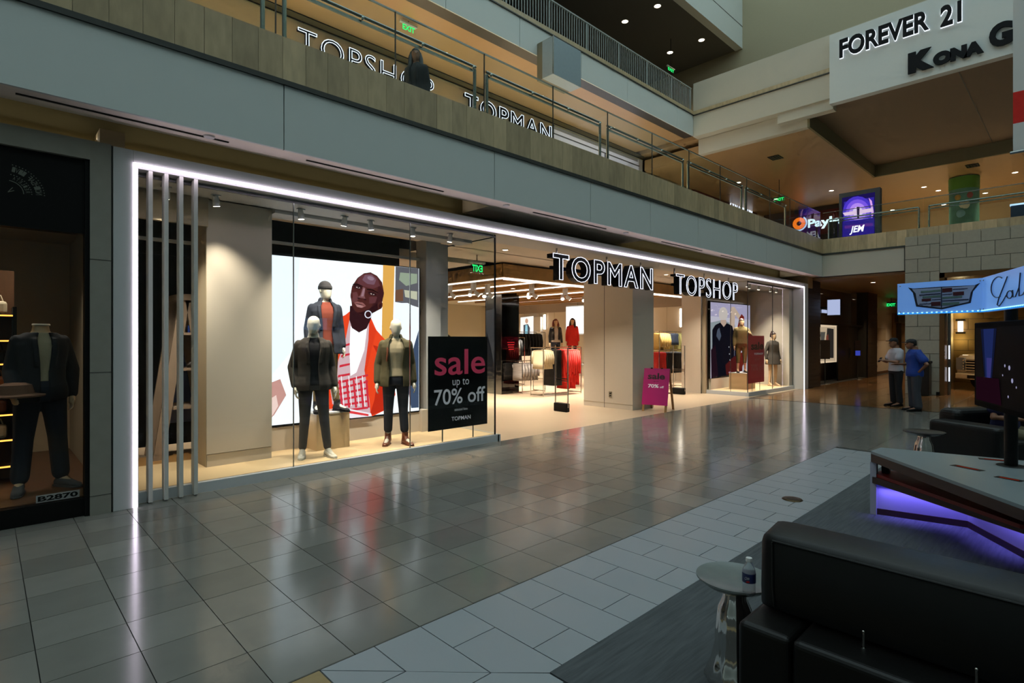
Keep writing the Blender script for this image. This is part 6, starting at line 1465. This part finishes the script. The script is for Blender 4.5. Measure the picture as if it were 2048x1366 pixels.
text_on('Ozarka', Vector((bt_.x, bt_.y, b0 + .076)) + dv * .0302 - pr_ * .02, pr_, (0, 0, 1), .04, .014, bold=.02, n=dv, shear=.2).build('lettering', 'white_plastic', wb)
MB().obox(Vector((bt_.x, bt_.y, b0 + .066)) + dv * .0296, pr_ * .013, dv * .001, (0, 0, .003)).build('label_stripe', 'g_red', wb)
MB().lathe([(.001, b0 + .168), (.013, b0 + .167), (.0145, b0 + .164), (.0145, b0 + .15), (.001, b0 + .149)], (bt_.x, bt_.y, 0), 20).build('cap', 'white_plastic', wb, True)
# far sofa with a seated person
fwd = Vector((-sn, -cs, 0)); rgt = Vector((cs, -sn, 0))
so = PD(1990, 900, 7.15); so.z = 0
rzz = -TH + math.radians(14)
sx = Matrix.Translation((so.x, so.y, 0)) @ Matrix.Rotation(rzz, 4, 'Z')     # local -y faces the camera side
s3 = thing('sofa', 'black leather sofa behind the kiosk with a person sitting on it', 'sofa', so)
for nm, bx2, bv in (('arm', (-.60, -.28, -.45, .42, .04, .60), .06), ('seat', (-.28, 1.5, -.42, .25, .04, .42), .06), ('back', (-.35, 1.5, .20, .50, .04, .74), .09), ('arm', (1.5, 1.8, -.45, .42, .04, .60), .06)):
    MB(sx).box(*bx2).build(nm, 'leather', s3, bevel=bv, seg=4)
for x in (-.55, 1.7):
    for y in (-.4, .38): MB(sx).box(x - .03, x + .03, y - .03, y + .03, 0.004, .05).build('foot', 'black', s3)
mat('shirt_purple', '24244a', .9); mat('chino', '6a634c', .9); 
pp_ = so + Vector((rgt.x, rgt.y, 0)) * .12
lc = sx @ Vector((.22, .03, .42))
figure('person', 'seated person in dark blue shirt and khaki trousers holding a phone', 'person', (lc.x, lc.y, -.44), rzz, 1.72, 'skin', dict(hipL=(.1, -.02, .92), hipR=(-.1, -.02, .92), kneeL=(.16, -.48, .93), kneeR=(-.16, -.46, .93), ankL=(.18, -.50, .55), ankR=(-.16, -.48, .55), toeL=(.19, -.66, .49), toeR=(-.17, -.64, .49), elL=(.27, -.1, 1.15), elR=(-.30, -.06, 1.15), wrL=(.06, -.26, 1.14), wrR=(-.08, -.27, 1.14), head=(0, -.04, 1.69)),
       dict(m='shirt_purple', hem=.90, name='shirt', ease=.03, sleeve='short'), dict(m='chino', ease=.02, cuff=.06, end=.12), dict(m='black'), hair=dict(m='hair_black'), face=True, voxel=.012, extra=ph)
# brass floor plate
fp_ = thing('floor_outlet', 'round brass floor outlet cover in the white border tiles', 'outlet', (6.07, 2.12, 0))
MB().lathe([(.001, .012), (.08, .012), (.092, .010), (.10, .002)], (6.07, 2.12, 0), 32).build('rim', mat('brass', '4a3a22', .35, .8), fp_, True)
MB().lathe([(.001, .0135), (.05, .0135), (.055, .012)], (6.07, 2.12, 0), 24).build('lid', mat('brass_lid', '2f261a', .4, .8), fp_)
